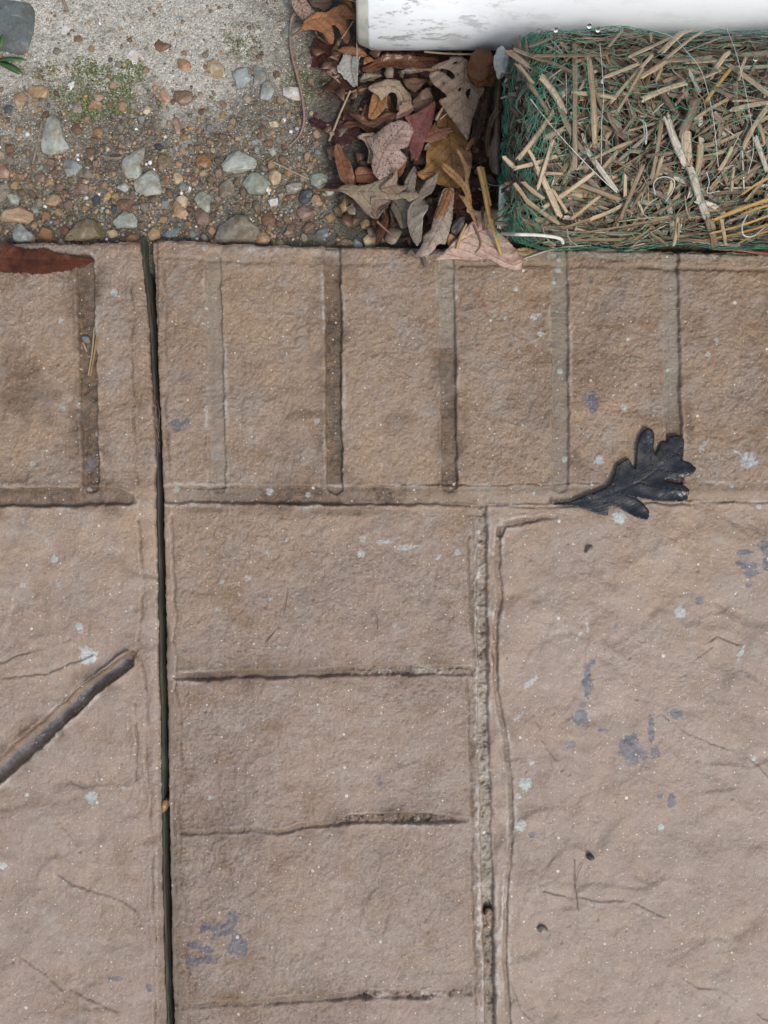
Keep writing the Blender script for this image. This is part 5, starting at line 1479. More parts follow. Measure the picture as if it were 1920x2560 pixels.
def leaf(label, outline, rib, col, z=0.0, tilt=(0, 0), cup=0.0, bend=0.0, wave=0.0012, mat=None, holes=(), stalk=None, seed=1, name='oak_leaf', cat='leaf', group=None, veins=True, ragged=0.00012, curl=0.010, th=0.00024):
    """traced leaf: its outline carried to its own height, gridded, cupped and rippled, given a thickness"""
    r = np.random.default_rng(seed)
    W = lambda q: np.array([P(x, y, z)[:2] for x, y in q])
    q = smooth_outline(W(outline), 0.0011)
    if ragged: q = q + r.normal(0, ragged, q.shape)
    hs = [smooth_outline(W(h), 0.0011) for h in holes]
    rb = curve_pts([(*p, 0) for p in W(rib)], 40)[:, :2]
    st = 0.0013
    x0, y0 = q.min(0); x1, y1 = q.max(0)
    gx, gy = np.meshgrid(np.arange(x0, x1, st), np.arange(y0, y1, st))
    g = np.stack([gx.ravel(), gy.ravel()], -1) + r.uniform(-.3, .3, (gx.size, 2)) * st
    ins = pip(g, q)
    for h in hs: ins &= ~pip(g, h)
    g = g[ins]
    dq = np.min(np.linalg.norm(g[:, None] - q[None], axis=2), axis=1) if len(g) else np.zeros(0)
    g = g[dq > st * 0.5]
    allp = [q] + hs; pts = np.concatenate(allp + [g]); edges = []
    o0 = 0
    for a in allp:
        n = len(a); edges += [(o0 + i, o0 + (i + 1) % n) for i in range(n)]; o0 += n
    res = geometry.delaunay_2d_cdt([V(p) for p in pts.tolist()], edges, [], 0, 1e-7)
    vv = np.array([p[:] for p in res[0]]); ff = np.array([t for t in res[2] if len(t) == 3])
    cen = vv[ff].mean(1)
    keep = pip(cen, q)
    for h in hs: keep &= ~pip(cen, h)
    ff = ff[keep]
    # orient upwards
    a, b_, c = vv[ff[:, 0]], vv[ff[:, 1]], vv[ff[:, 2]]
    cr = (b_[:, 0] - a[:, 0]) * (c[:, 1] - a[:, 1]) - (b_[:, 1] - a[:, 1]) * (c[:, 0] - a[:, 0])
    ff[cr < 0] = ff[cr < 0][:, ::-1]
    # distance along and across the rib
    D = np.linalg.norm(vv[:, None] - rb[None], axis=2); k = D.argmin(1); d = D.min(1)
    seglen = np.concatenate([[0], np.cumsum(np.linalg.norm(np.diff(rb, axis=0), axis=1))]); L = seglen[-1]
    t = seglen[k]
    T = np.gradient(rb, axis=0); sg = np.sign(T[k, 0] * (vv[:, 1] - rb[k, 1]) - T[k, 1] * (vv[:, 0] - rb[k, 0]))
    dm = max(d.max(), 1e-4)
    c0 = vv.mean(0)
    Z = z + tilt[0] * (vv[:, 0] - c0[0]) + tilt[1] * (vv[:, 1] - c0[1])
    Z = Z + 1.5 * cup * (d / dm) ** 1.6 + bend * (2 * t / L - 1) ** 2
    Z = Z + wave * fbm(vv[:, 0] * 1000 + seed * 13, vv[:, 1] * 1000, 16, 3, seed % 50) * (0.4 + 0.9 * d / dm)
    sp_ = L / r.uniform(6.0, 7.5) + 1e-6
    ph = (t - 0.85 * d) / sp_ + 50 + 0.37 * (sg > 0)
    e_ = d / dm
    # margins curl and the blade is quilted between its side veins
    Z = Z + curl * e_ ** 2 * fbm(vv[:, 0] * 1000 + seed * 29, vv[:, 1] * 1000, 30, 2, (seed + 7) % 50)
    if veins: Z = Z + 0.0005 * np.cos(2 * np.pi * ph) * np.clip(e_ * 1.5, 0, 1)
    Z = Z - 0.0003 * np.exp(-(d / 0.0012) ** 2)
    dq = np.min(np.linalg.norm(vv[:, None] - np.concatenate(allp)[None], axis=2), axis=1)
    n = len(vv)
    # two skins and a rim give it real thickness
    top = np.column_stack([vv, Z + th]); bot = np.column_stack([vv, Z])
    E = np.concatenate([ff[:, [0, 1]], ff[:, [1, 2]], ff[:, [2, 0]]])
    key = {}
    for e in map(tuple, E): key[e] = 1
    rim = np.array([e for e in key if (e[1], e[0]) not in key])
    F = np.concatenate([ff, ff[:, ::-1] + n, np.stack([rim[:, 1], rim[:, 0], rim[:, 0] + n], -1), np.stack([rim[:, 1], rim[:, 0] + n, rim[:, 1] + n], -1)])
    cenv = np.array([c0[0], c0[1], z])
    o = mesh_np(name, np.concatenate([top, bot]) - cenv, F, mat or M_LEAF, attrs=dict(across=np.tile(d, 2), along=np.tile(ph, 2), veined=np.full(2 * n, 1.0 if veins else 0.0), margin=np.tile(np.exp(-(dq / 0.0012) ** 2), 2)))
    o.location = cenv
    o.color = (*col, 1)
    tag(o, label, cat, group)
    if stalk:
        sp3 = [np.array(P(x, y, zz)) - cenv for x, y, zz in stalk]
        tube('stalk', curve_pts(sp3, 20), np.linspace(0.0010, 0.0007, 20), M_PETIOLE, o, 6)
    return o


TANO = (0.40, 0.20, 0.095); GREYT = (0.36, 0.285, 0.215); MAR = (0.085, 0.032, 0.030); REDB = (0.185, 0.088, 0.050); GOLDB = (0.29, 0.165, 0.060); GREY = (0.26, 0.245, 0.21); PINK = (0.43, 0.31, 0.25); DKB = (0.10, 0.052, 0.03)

# dark wet leaves at the bottom of the pile
r_ = np.random.default_rng(61)


def generic_outline(cx, cy, L, Wd, ang, r, lobes=3):
    n = 8 * lobes
    s = np.linspace(0, 1, n)
    body = np.sin(np.pi * s ** 0.8) * Wd
    mod = 0.62 + 0.38 * np.cos(2 * np.pi * lobes * s + r.uniform(0, 1))
    up = body * mod * r.uniform(.85, 1.15, n); dn = body * (0.62 + 0.38 * np.cos(2 * np.pi * lobes * s + r.uniform(0, 1))) * r.uniform(.85, 1.15, n)
    x = np.concatenate([s, s[::-1]]) * L - L / 2; y = np.concatenate([up, -dn[::-1]])
    c, sn = math.cos(ang), math.sin(ang)
    rib = [(-L / 2, 0), (0, L * 0.02), (L / 2, 0)]
    R = lambda x, y: (cx + x * c - y * sn, cy + x * sn + y * c)
    return [R(a, b_) for a, b_ in zip(x, y)], [R(a, b_) for a, b_ in rib]


BASE = [(850, 190, 'under the end of the white pipe'), (960, 200, 'below the pipe by the pale lobed leaf'), (1060, 185, 'below the pipe left of the crumpled husk'), (1180, 260, 'behind the large grey oak leaf'), (1200, 370, 'against the netting'),
        (870, 330, 'left of the spotted leaf'), (950, 300, 'between pale lobed and maroon leaves'), (1010, 520, 'at the patio edge between two grey leaves'), (1080, 560, 'at the patio edge under the two-toned leaf'), (1210, 480, 'beside the hollow golden straw'),
        (1180, 560, 'under the pink-beige leaf'), (930, 470, 'under the pointed grey-green leaf'), (1120, 240, 'under the large grey oak leaf'), (900, 450, 'under the spotted leaf'), (1150, 480, 'under the golden slender leaf'), (1230, 300, 'beside the rolled grey leaf')]
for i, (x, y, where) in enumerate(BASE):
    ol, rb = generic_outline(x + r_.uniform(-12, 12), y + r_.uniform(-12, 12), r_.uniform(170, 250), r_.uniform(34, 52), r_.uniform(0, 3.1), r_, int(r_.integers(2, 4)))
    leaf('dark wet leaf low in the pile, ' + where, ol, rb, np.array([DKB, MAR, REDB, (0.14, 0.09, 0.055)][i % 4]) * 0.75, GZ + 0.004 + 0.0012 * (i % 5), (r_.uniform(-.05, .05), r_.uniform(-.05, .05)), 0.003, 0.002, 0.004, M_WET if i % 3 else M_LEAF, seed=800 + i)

def build_litter():
    r = np.random.default_rng(33); vs, fs, cs = [], [], []; off = 0
    pal = [DKB, (0.16, 0.10, 0.06), (0.12, 0.06, 0.035), (0.19, 0.12, 0.06), (0.20, 0.16, 0.12), (0.09, 0.065, 0.045)]
    for _ in range(420):
        y = r.uniform(-20, 600); x = r.uniform(775 + 0.12 * y, 1290)
        n = 7; th = np.sort(r.uniform(0, 6.28, n)); rad = np.exp(r.uniform(math.log(0.0015), math.log(0.008))) * r.uniform(.5, 1.2, n)
        tx, ty_ = r.normal(0, .35, 2)
        q = np.stack([rad * np.cos(th), rad * np.sin(th), rad * np.cos(th) * tx + rad * np.sin(th) * ty_ + r.normal(0, .0006, n)], -1)
        c = P(x, y, GZ + 0.003 + r.random() * 0.010)
        top = np.concatenate([[[0, 0, 0.0006]], q]) + c; bot = top - [0, 0, 0.0003]
        vs += [top, bot]
        for i in range(n):
            j = (i + 1) % n
            fs += [[off, off + 1 + i, off + 1 + j], [off + n + 1, off + n + 2 + j, off + n + 2 + i], [off + 1 + i, off + n + 2 + i, off + n + 2 + j], [off + 1 + i, off + n + 2 + j, off + 1 + j]]
        off += 2 * (n + 1)
        cs.append(np.repeat((np.array(pal[r.integers(len(pal))]) * r.uniform(.6, 1.3))[None], 2 * (n + 1), 0))
    o = mesh_np('leaf_litter', np.concatenate(vs), np.array(fs), M_GRAVEL, cols=np.concatenate(cs), smooth=False)
    tag(o, 'brown crumbs and scraps of broken leaves under the pile', 'leaf litter', None, 'stuff')


build_litter()
LV = [
    # label, fn, outline, rib, colour, z mm, kwargs
    ('pinkish tan leaf with black spots at the top edge beside the vine', ZA, [(150, -40), (340, -40), (400, 60), (500, 170), (430, 240), (330, 300), (230, 190), (170, 90)], [(250, -40), (300, 100), (340, 290)], PINK, 6, dict(mat=M_SPOT)),
    ('dull brown curled leaf at the top edge left of the pipe', ZA, [(380, -40), (730, -40), (720, 60), (690, 130), (600, 140), (520, 110), (430, 80)], [(400, 0), (560, 40), (720, 20)], (0.16, 0.11, 0.08), 3, dict()),
    ('yellow-brown pointed leaf tip at the top beside the pipe end', ZA, [(820, -30), (940, -20), (1000, 80), (1050, 180), (1000, 170), (930, 100), (880, 60), (805, 55)], [(830, 0), (920, 60), (1040, 170)], GOLDB, 14, dict(cup=.002)),
    ('maroon rounded leaf half sunk in the sand left of the pipe', ZA, [(480, 520), (600, 580), (720, 650), (830, 730), (850, 800), (800, 930), (700, 960), (640, 1000), (540, 950), (450, 940), (410, 850), (420, 700), (440, 610)], [(480, 560), (620, 760), (700, 950)], MAR, -9, dict(mat=M_WET, wave=.002)),
    ('large orange-tan oak leaf with long lobes left of the pipe end', ZA, [(155, 490), (270, 400), (320, 330), (330, 290), (420, 230), (520, 165), (640, 175), (680, 140), (790, 90), (900, 60), (960, 110), (1050, 200), (1050, 280), (970, 255), (925, 275), (930, 350), (965, 430), (975, 630), (940, 700), (890, 640), (860, 540), (820, 420), (760, 350), (710, 365), (740, 450), (755, 560), (735, 640), (690, 630), (640, 560), (600, 460), (520, 430), (380, 410), (300, 430), (200, 470)],
     [(160, 490), (400, 300), (640, 240), (1040, 220)], TANO, 12, dict(cup=.004, wave=.003, stalk=[(ZA((300, 420)) + (.010,)), (ZA((220, 460)) + (.006,)), (ZA((155, 492)) + (.002,))])),
    ('orange-brown strip of leaf sweeping under the pipe end', ZA, [(480, 450), (620, 560), (700, 640), (800, 690), (900, 640), (1060, 650), (1140, 690), (1220, 770), (1150, 790), (1000, 755), (880, 740), (760, 680), (640, 600), (520, 510)], [(500, 470), (800, 700), (1200, 770)], (0.34, 0.17, 0.085), 2, dict(cup=-.001)),
    ('pinkish brown leaf scrap under the pale bluish leaf', ZA, [(610, 980), (690, 990), (730, 930), (790, 960), (860, 1060), (950, 1160), (900, 1220), (800, 1130), (700, 1060)], [(620, 990), (760, 1060), (930, 1190)], PINK, -10, dict(mat=M_LEAF)),
    ('pale blue-grey leaf with a torn wavy lower edge', ZA, [(890, 740), (1050, 780), (1160, 790), (1100, 830), (1080, 1000), (1075, 1150), (1040, 1215), (970, 1180), (940, 1120), (880, 1095), (860, 1050), (800, 1030), (785, 985), (840, 870)], [(1000, 760), (980, 950), (1050, 1200)], (0.42, 0.45, 0.44), -2, dict(cup=.002, ragged=.0002)),
    ('wet red-brown leaf lying under the pipe', ZA, [(1130, 930), (1240, 880), (1340, 800), (1500, 760), (1900, 770), (2200, 800), (2200, 900), (1900, 960), (1650, 960), (1480, 950), (1330, 990), (1180, 1000), (1130, 980)], [(1140, 960), (1500, 850), (2180, 850)], REDB, 0, dict(mat=M_WET, wave=.003)),
    ('blackish red wet leaf deeper under the pipe', ZA, [(1300, 740), (1700, 720), (2400, 720), (2500, 800), (2300, 860), (1900, 820), (1500, 820)], [(1300, 760), (1900, 770), (2480, 780)], MAR, -4, dict(mat=M_WET)),
    ('orange triangular leaf scrap under the pipe corner', ZA, [(1160, 790), (1250, 770), (1320, 800), (1230, 860), (1150, 910)], [(1170, 800), (1200, 850), (1160, 905)], TANO, 3, dict(veins=False)),
    ('olive-grey leaf scrap below the pale bluish leaf', ZA, [(1090, 1110), (1160, 1040), (1300, 1020), (1440, 1040), (1330, 1090), (1230, 1150), (1120, 1160)], [(1090, 1120), (1260, 1080), (1430, 1040)], (0.22, 0.20, 0.14), 2, dict()),
    ('red-brown leaf base with thin curved stalk on the sand', ZA, [(1070, 1170), (1150, 1150), (1240, 1200), (1150, 1260), (1080, 1270), (1060, 1220)], [(1070, 1230), (1150, 1200), (1230, 1200)], REDB, -4, dict(veins=False, stalk=[ZA((1060, 1245)) + (-.003,), ZA((920, 1290)) + (-.006,), ZA((780, 1280)) + (-.008,), ZA((680, 1245)) + (-.008,)])),
    ('brown leaf with ragged edge behind the pale lobed leaf', ZB, [(200, 430), (330, 410), (500, 430), (440, 470), (400, 520), (330, 580), (300, 560), (230, 500)], [(210, 440), (340, 480), (490, 430)], (0.20, 0.13, 0.085), 2, dict()),
    ('dull brown leaf with ragged edge above the maroon leaf', ZB, [(310, 650), (420, 580), (480, 560), (550, 630), (520, 700), (440, 740), (340, 780), (300, 720)], [(310, 700), (420, 660), (540, 630)], (0.185, 0.125, 0.085), 4, dict(ragged=.0003)),
    ('pale tan lobed leaf arching over a dark hollow', Z2, [(720, 575), (760, 530), (830, 515), (890, 505), (930, 520), (955, 565), (1005, 600), (1010, 635), (1000, 665), (955, 680), (925, 705), (908, 695), (918, 640), (905, 600), (870, 592), (850, 605), (855, 665), (825, 662), (800, 610), (760, 598)], [(730, 575), (860, 555), (940, 600), (960, 680)], (0.37, 0.30, 0.22), 11, dict(cup=-.005, wave=.003)),
    ('orange-brown small oval leaf under the pale lobed leaf', Z2, [(775, 590), (825, 600), (852, 660), (825, 725), (770, 775), (725, 772), (732, 700), (745, 640)], [(800, 595), (780, 690), (730, 770)], (0.33, 0.175, 0.065), 3, dict(cup=.002)),
    ('dark red-brown star-shaped leaf tip on the gravel', Z2, [(590, 728), (680, 748), (730, 790), (800, 760), (840, 735), (890, 735), (880, 775), (820, 805), (760, 850), (700, 815)], [(600, 732), (720, 790), (880, 745)], REDB, 2, dict(wave=.003)),
    ('golden brown broad leaf in the middle of the pile', Z2, [(1240, 700), (1300, 760), (1340, 830), (1370, 920), (1402, 1030), (1390, 1130), (1320, 1222), (1200, 1215), (1140, 1190), (1045, 1130), (1100, 1100), (1100, 1020), (1120, 930), (1180, 860), (1160, 740)], [(1230, 720), (1260, 950), (1290, 1210)], GOLDB, 5, dict(mat=M_LEAF, wave=.004, cup=.004)),
    ('pinkish folded leaf scrap above the spotted leaf', Z2, [(895, 770), (945, 690), (1005, 672), (1025, 715), (985, 770), (940, 780)], [(900, 765), (960, 730), (1020, 700)], PINK, 9, dict(cup=.003, ragged=.0004)),
    ('red-brown small lobed leaf beside the maroon leaf', Z2, [(1085, 900), (1115, 830), (1165, 780), (1175, 820), (1205, 835), (1265, 822), (1283, 850), (1230, 875), (1250, 895), (1190, 905), (1140, 928), (1085, 920)], [(1090, 905), (1170, 860), (1275, 838)], (0.27, 0.13, 0.08), 13, dict(wave=.002)),
    ('maroon pointed leaf with pale rings below the brown scraps', Z2, [(1172, 640), (1155, 760), (1125, 850), (1090, 930), (1065, 1005), (1035, 1045), (1005, 1015), (990, 960), (1010, 880), (1000, 820), (955, 778), (1040, 735), (1100, 695)], [(1168, 650), (1080, 800), (1030, 1040)], (0.19, 0.07, 0.062), 14, dict(mat=M_RED, cup=.003)),
    ('slim beige leaf curling beside the spotted leaf', Z2, [(650, 890), (690, 868), (760, 865), (800, 890), (775, 960), (745, 1065), (722, 1060), (733, 980), (700, 915)], [(655, 895), (740, 900), (735, 1060)], (0.35, 0.275, 0.20), 8, dict(cup=.003)),
    ('light grey-pink leaf densely freckled with dark spots', Z2, [(700, 862), (760, 862), (800, 832), (850, 795), (920, 772), (985, 785), (1022, 832), (1015, 890), (985, 945), (925, 962), (985, 1000), (955, 1045), (900, 1095), (850, 1148), (800, 1168), (760, 1130), (745, 1060), (762, 990), (735, 930)], [(770, 1140), (840, 960), (960, 810)], (0.41, 0.315, 0.275), 17, dict(mat=M_SPOT, cup=-.005, wave=.003)),
    ('brick-red elongated leaf on the gravel left of the pile', Z2, [(515, 925), (548, 945), (570, 1010), (618, 1080), (640, 1150), (650, 1195), (590, 1202), (545, 1170), (520, 1080), (505, 1000)], [(520, 930), (570, 1080), (600, 1195)], (0.27, 0.135, 0.08), 1, dict(cup=.002)),
    ('rusty brown leaf tucked under the freckled leaf', Z2, [(640, 1095), (720, 1068), (800, 1130), (830, 1160), (780, 1185), (650, 1198)], [(645, 1140), (730, 1130), (820, 1160)], (0.28, 0.12, 0.06), 3, dict()),
    ('rust-red leaf edge right of the freckled leaf', Z2, [(905, 1100), (940, 1060), (985, 990), (975, 1060), (950, 1130), (920, 1160)], [(910, 1140), (950, 1070), (980, 1000)], (0.28, 0.11, 0.055), 8, dict(veins=False)),
    ('small beige leaf tip right of the maroon leaf', Z2, [(1085, 970), (1110, 930), (1135, 925), (1125, 960), (1095, 980)], [(1088, 975), (1110, 950), (1130, 930)], (0.35, 0.30, 0.23), 12, dict(veins=False)),
    ('orange leaf tip left of the golden slender leaf', Z2, [(1040, 1110), (1090, 1105), (1170, 1120), (1150, 1145), (1095, 1165), (1050, 1140)], [(1045, 1120), (1110, 1130), (1165, 1125)], (0.34, 0.165, 0.06), 10, dict(veins=False)),
    ('grey narrow leaf behind the pointed grey-green leaf', ZC, [(640, 290), (650, 220), (690, 150), (730, 100), (745, 150), (735, 240), (725, 330), (660, 340)], [(650, 320), (690, 200), (735, 110)], (0.27, 0.25, 0.21), 5, dict()),
    ('dull brown jagged leaf scrap on the pointed grey-green leaf', ZC, [(455, 290), (480, 250), (560, 200), (580, 110), (600, 180), (590, 250), (640, 260), (690, 235), (660, 285), (600, 320), (530, 320)], [(460, 285), (560, 260), (680, 245)], (0.29, 0.225, 0.16), 20, dict(wave=.003)),
    ('dark grey leaf shape under the pointed grey-green leaf', ZC, [(560, 350), (640, 350), (700, 380), (680, 470), (670, 580), (620, 590), (585, 510), (540, 430)], [(560, 370), (620, 460), (650, 580)], (0.20, 0.18, 0.15), 3, dict()),
    ('pointed grey-green oak leaf with a long thin stalk over the gravel', ZC, [(120, 295), (170, 250), (240, 235), (300, 255), (400, 235), (525, 185), (510, 235), (455, 290), (560, 315), (660, 305), (755, 310), (755, 350), (680, 385), (655, 350), (560, 365), (420, 360), (395, 390), (388, 460), (435, 520), (390, 505), (320, 430), (250, 350), (170, 310)], [(110, 298), (330, 300), (740, 325)], (0.30, 0.25, 0.18), 17, dict(cup=-.004, wave=.0025, stalk=[ZC((150, 297)) + (.012,), ZC((60, 293)) + (.002,), ZC((-50, 290)) + (-.008,)])),
    ('mauve-brown folded lobe under the pointed grey-green leaf', ZC, [(395, 370), (440, 360), (560, 370), (520, 410), (530, 430), (480, 470), (440, 520), (400, 480), (388, 420)], [(440, 515), (450, 430), (550, 375)], (0.19, 0.14, 0.115), 12, dict(cup=.003)),
    ('dark red leaf standing at the patio edge beside the last pebbles', ZC, [(430, 560), (520, 450), (530, 560), (490, 640), (430, 720), (425, 640)], [(430, 700), (480, 590), (525, 470)], (0.10, 0.045, 0.025), 0, dict(mat=M_WET, stalk=[ZC((440, 535)) + (.004,), ZC((510, 600)) + (.003,), ZC((580, 660)) + (.002,)])),
    ('large grey curved oak leaf with rounded lobes near the patio edge', ZC, [(930, 130), (905, 180), (890, 260), (860, 320), (790, 360), (760, 420), (830, 420), (825, 470), (790, 510), (785, 590), (780, 680), (745, 730), (700, 660), (670, 560), (670, 450), (700, 390), (745, 350), (770, 290), (820, 215), (880, 180)], [(740, 725), (685, 560), (720, 400), (850, 250), (925, 140)], (0.295, 0.27, 0.23), 13, dict(cup=.004, wave=.002)),
    ('two-toned leaf, rusty above and torn to grey below, over the patio edge', ZC, [(945, 280), (1035, 285), (1025, 400), (1020, 500), (990, 620), (965, 700), (915, 690), (880, 740), (830, 790), (780, 800), (725, 780), (760, 740), (790, 690), (785, 640), (850, 590), (870, 520), (900, 420)], [(990, 290), (950, 500), (800, 770)], (0.36, 0.31, 0.26), 16, dict(cup=-.003, wave=.003, tilt=(0, .05), ragged=.0002)),
    ('rusty brown leaf layer still covering the two-toned leaf', ZC, [(948, 284), (1030, 290), (1010, 380), (985, 460), (915, 500), (875, 520), (905, 420)], [(990, 290), (950, 400), (890, 510)], (0.27, 0.13, 0.06), 19.5, dict(cup=-.002, wave=.002, tilt=(0, .05))),
    ('bluish grey crumpled leaf beside the two-toned leaf', ZC, [(1020, 520), (1070, 490), (1120, 500), (1090, 600), (1050, 640), (1000, 620)], [(1020, 600), (1060, 560), (1110, 505)], (0.17, 0.17, 0.175), 10, dict(wave=.004)),
    ('orange leaf corner at the patio edge under the pink-beige leaf', ZC, [(990, 630), (1060, 650), (1040, 680), (990, 730), (975, 690)], [(985, 700), (1020, 670), (1055, 655)], (0.34, 0.19, 0.085), 9, dict(veins=False)),
    ('large grey oak leaf with small holes and a raised reddish midrib', ZB, [(915, 1105), (880, 1060), (810, 960), (740, 860), (650, 745), (595, 660), (620, 640), (690, 625), (640, 560), (580, 510), (520, 440), (490, 360), (510, 325), (620, 320), (690, 380), (740, 430), (770, 410), (765, 370), (720, 325), (640, 300), (480, 300), (600, 225), (715, 200), (720, 172), (800, 175), (880, 200), (910, 215), (905, 270), (930, 330), (920, 390), (940, 440), (1000, 490), (1110, 500), (1080, 580), (1040, 640), (1010, 760), (960, 900), (930, 1040)],
     [(890, 200), (875, 420), (855, 720), (915, 1100)], (0.345, 0.275, 0.21), 24, dict(cup=-.003, wave=.003, holes=[mp(ZB, [(750, 245), (785, 232), (808, 240), (790, 260), (760, 262)]), mp(ZB, [(810, 540), (830, 515), (850, 525), (830, 558), (812, 560)]), mp(ZB, [(890, 570), (925, 530), (950, 520), (935, 590), (915, 645), (900, 600)]), mp(ZB, [(640, 462), (655, 455), (662, 480), (650, 488)]), mp(ZB, [(795, 372), (810, 362), (818, 372), (808, 380)])])),
    ('brown leaf stalk end curling left from the large grey oak leaf', ZB, [(245, 280), (330, 280), (500, 300), (640, 295), (620, 318), (480, 320), (330, 312), (255, 300)], [(250, 290), (440, 305), (630, 305)], (0.26, 0.165, 0.09), 22, dict(veins=False, cup=-.002)),
    ('bluish grey leaf sliver under the brown stalk end', ZB, [(175, 345), (240, 320), (390, 325), (440, 340), (340, 375), (240, 382)], [(180, 350), (300, 350), (430, 338)], (0.30, 0.31, 0.31), 12, dict(veins=False)),
    ('long dark brown leaf folded behind the large grey oak leaf', ZB, [(1090, 560), (1120, 640), (1110, 860), (1040, 1080), (970, 1170), (950, 1000), (1000, 830), (1040, 660)], [(1100, 580), (1060, 850), (970, 1150)], (0.12, 0.085, 0.065), 18, dict(cup=.005)),
    ('small orange-tan slender leaf below the large grey oak leaf', ZB, [(1000, 1045), (985, 1110), (940, 1180), (905, 1235), (890, 1180), (920, 1110), (960, 1070)], [(995, 1055), (945, 1140), (905, 1230)], (0.33, 0.18, 0.08), 22, dict(veins=False)),
    ('olive slender leaf bent beside the rolled grey leaf', ZB, [(1295, 695), (1270, 770), (1200, 880), (1165, 990), (1150, 1110), (1170, 1250), (1160, 1285), (1110, 1270), (1095, 1150), (1115, 990), (1150, 860), (1190, 790), (1225, 730)], [(1290, 700), (1180, 880), (1140, 1270)], (0.24, 0.195, 0.13), 26, dict(veins=False, cup=.003)),
    ('rolled grey-brown leaf standing along the end of the netting', ZB, [(1215, 720), (1280, 740), (1290, 900), (1290, 1150), (1285, 1420), (1270, 1500), (1200, 1420), (1160, 1260), (1170, 1120), (1210, 980)], [(1250, 740), (1240, 1100), (1250, 1480)], (0.22, 0.175, 0.145), 22, dict(cup=-.008, veins=False)),
    ('dark brown stem-like rolled leaf under the white end tie', ZB, [(1235, 380), (1295, 380), (1300, 560), (1280, 760), (1225, 740), (1215, 560)], [(1265, 390), (1260, 560), (1250, 750)], (0.16, 0.115, 0.08), 30, dict(cup=-.006, veins=False)),
    ('pink-beige broad leaf lying over the patio edge below the stick', ZC, [(870, 830), (960, 760), (1020, 700), (1090, 620), (1160, 540), (1210, 525), (1190, 490), (1120, 470), (1120, 440), (1160, 440), (1200, 460), (1280, 455), (1390, 450), (1405, 490), (1370, 520), (1330, 530), (1360, 610), (1420, 660), (1500, 740), (1545, 830), (1548, 905), (1500, 920), (1400, 890), (1340, 850), (1300, 825), (1180, 835), (1080, 825), (960, 825)], [(880, 828), (1120, 660), (1350, 560)], (0.60, 0.45, 0.38), 11, dict(wave=.003, cup=.003, stalk=[ZC((1180, 560)) + (.013,), ZC((1235, 700)) + (.013,), ZC((1195, 775)) + (.012,)])),
    ('golden slender lobed leaf arching over the pile', ZC, [(925, 90), (960, 85), (1020, 130), (1090, 200), (1115, 240), (1110, 150), (1080, 70), (1040, -10), (1075, 10), (1110, 70), (1160, 110), (1170, 90), (1150, 180), (1135, 230), (1160, 330), (1170, 420), (1200, 520), (1225, 600), (1180, 530), (1130, 440), (1090, 370), (1055, 325), (1120, 350), (1090, 280), (1010, 200), (950, 140)], [(935, 95), (1110, 270), (1215, 590)], (0.40, 0.25, 0.115), 27, dict(cup=.003, wave=.002, veins=False)),
    ('thin brown leaf blade hanging beside the hollow golden straw', ZC, [(1235, 440), (1255, 400), (1260, 520), (1270, 600), (1245, 610), (1235, 520)], [(1240, 430), (1250, 520), (1258, 605)], (0.25, 0.16, 0.085), 21, dict(veins=False)),
    ('long wet red-brown leaf lying on the patio at the left border', Z4, [(-190, 150), (0, 128), (60, 128), (120, 150), (190, 165), (280, 152), (340, 180), (430, 196), (520, 210), (590, 225), (618, 240), (590, 262), (540, 285), (460, 300), (380, 315), (250, 325), (130, 325), (0, 312), (-200, 290)], [(-200, 215), (200, 228), (615, 240)], (0.115, 0.036, 0.017), 3.6, dict(mat=M_RED, wave=.0014, curl=.0015, ragged=.0004)),
    ('black wet oak leaf lying flat on the patio across the joint', Z6, [(265, 1818), (290, 1805), (380, 1800), (470, 1760), (560, 1730), (640, 1690), (665, 1620), (680, 1560), (720, 1540), (752, 1512), (780, 1560), (792, 1588), (806, 1560), (810, 1480), (815, 1400), (835, 1360), (870, 1322), (912, 1335), (924, 1380), (915, 1450), (925, 1508), (950, 1450), (970, 1408), (1005, 1410), (1030, 1375), (1080, 1368), (1117, 1390), (1115, 1450), (1098, 1500), (1100, 1535), (1150, 1545), (1192, 1580), (1180, 1612), (1120, 1640), (1050, 1655), (985, 1648), (1000, 1668), (1060, 1680), (1120, 1695), (1147, 1722), (1135, 1792), (1100, 1800), (960, 1800), (870, 1785), (795, 1772), (850, 1810), (888, 1860), (886, 1900), (870, 1918), (820, 1910), (760, 1880), (700, 1845), (650, 1832), (625, 1840), (622, 1895), (560, 1880), (480, 1850), (400, 1832), (320, 1825)],
     [(270, 1815), (500, 1790), (760, 1700), (900, 1620), (1100, 1440)], (0.013, 0.019, 0.031), 3.0, dict(mat=M_BLACK, wave=.0015, cup=.0005, curl=.0024, th=.00012, stalk=[Z6((420, 1802)) + (.0022,), Z6((330, 1815)) + (.0022,), Z6((262, 1812)) + (.0018,), Z6((275, 1785)) + (.0022,)])),  # blue of the reflected sky is put into the base colour
    ('yellowish dry leaf scrap on the patio edge right of the pink-beige leaf', Z3, [(185, 1440), (250, 1425), (305, 1432), (275, 1470), (220, 1462)], [(190, 1442), (240, 1448), (300, 1435)], (0.40, 0.30, 0.14), 2.0, dict(veins=False, wave=.002)),
    ('reddish brown bark-like strip on the patio edge at the right border', Z3, [(1325, 1420), (1400, 1425), (1500, 1428), (1690, 1440), (1690, 1468), (1560, 1455), (1440, 1442), (1340, 1438)], [(1330, 1428), (1500, 1440), (1690, 1455)], (0.26, 0.13, 0.09), 3, dict(veins=False, cup=-.001)),
]
for i, (lab, fn, ol, rb, col, zmm, kw) in enumerate(LV):
    kw = dict(kw)
    zz = zmm / 1000 if zmm > -9 and ('patio' in lab and zmm < 3.7) else zmm / 1000 - 0.0
    leaf(lab, mp(fn, ol), mp(fn, rb), col, zz, seed=900 + i, **kw)

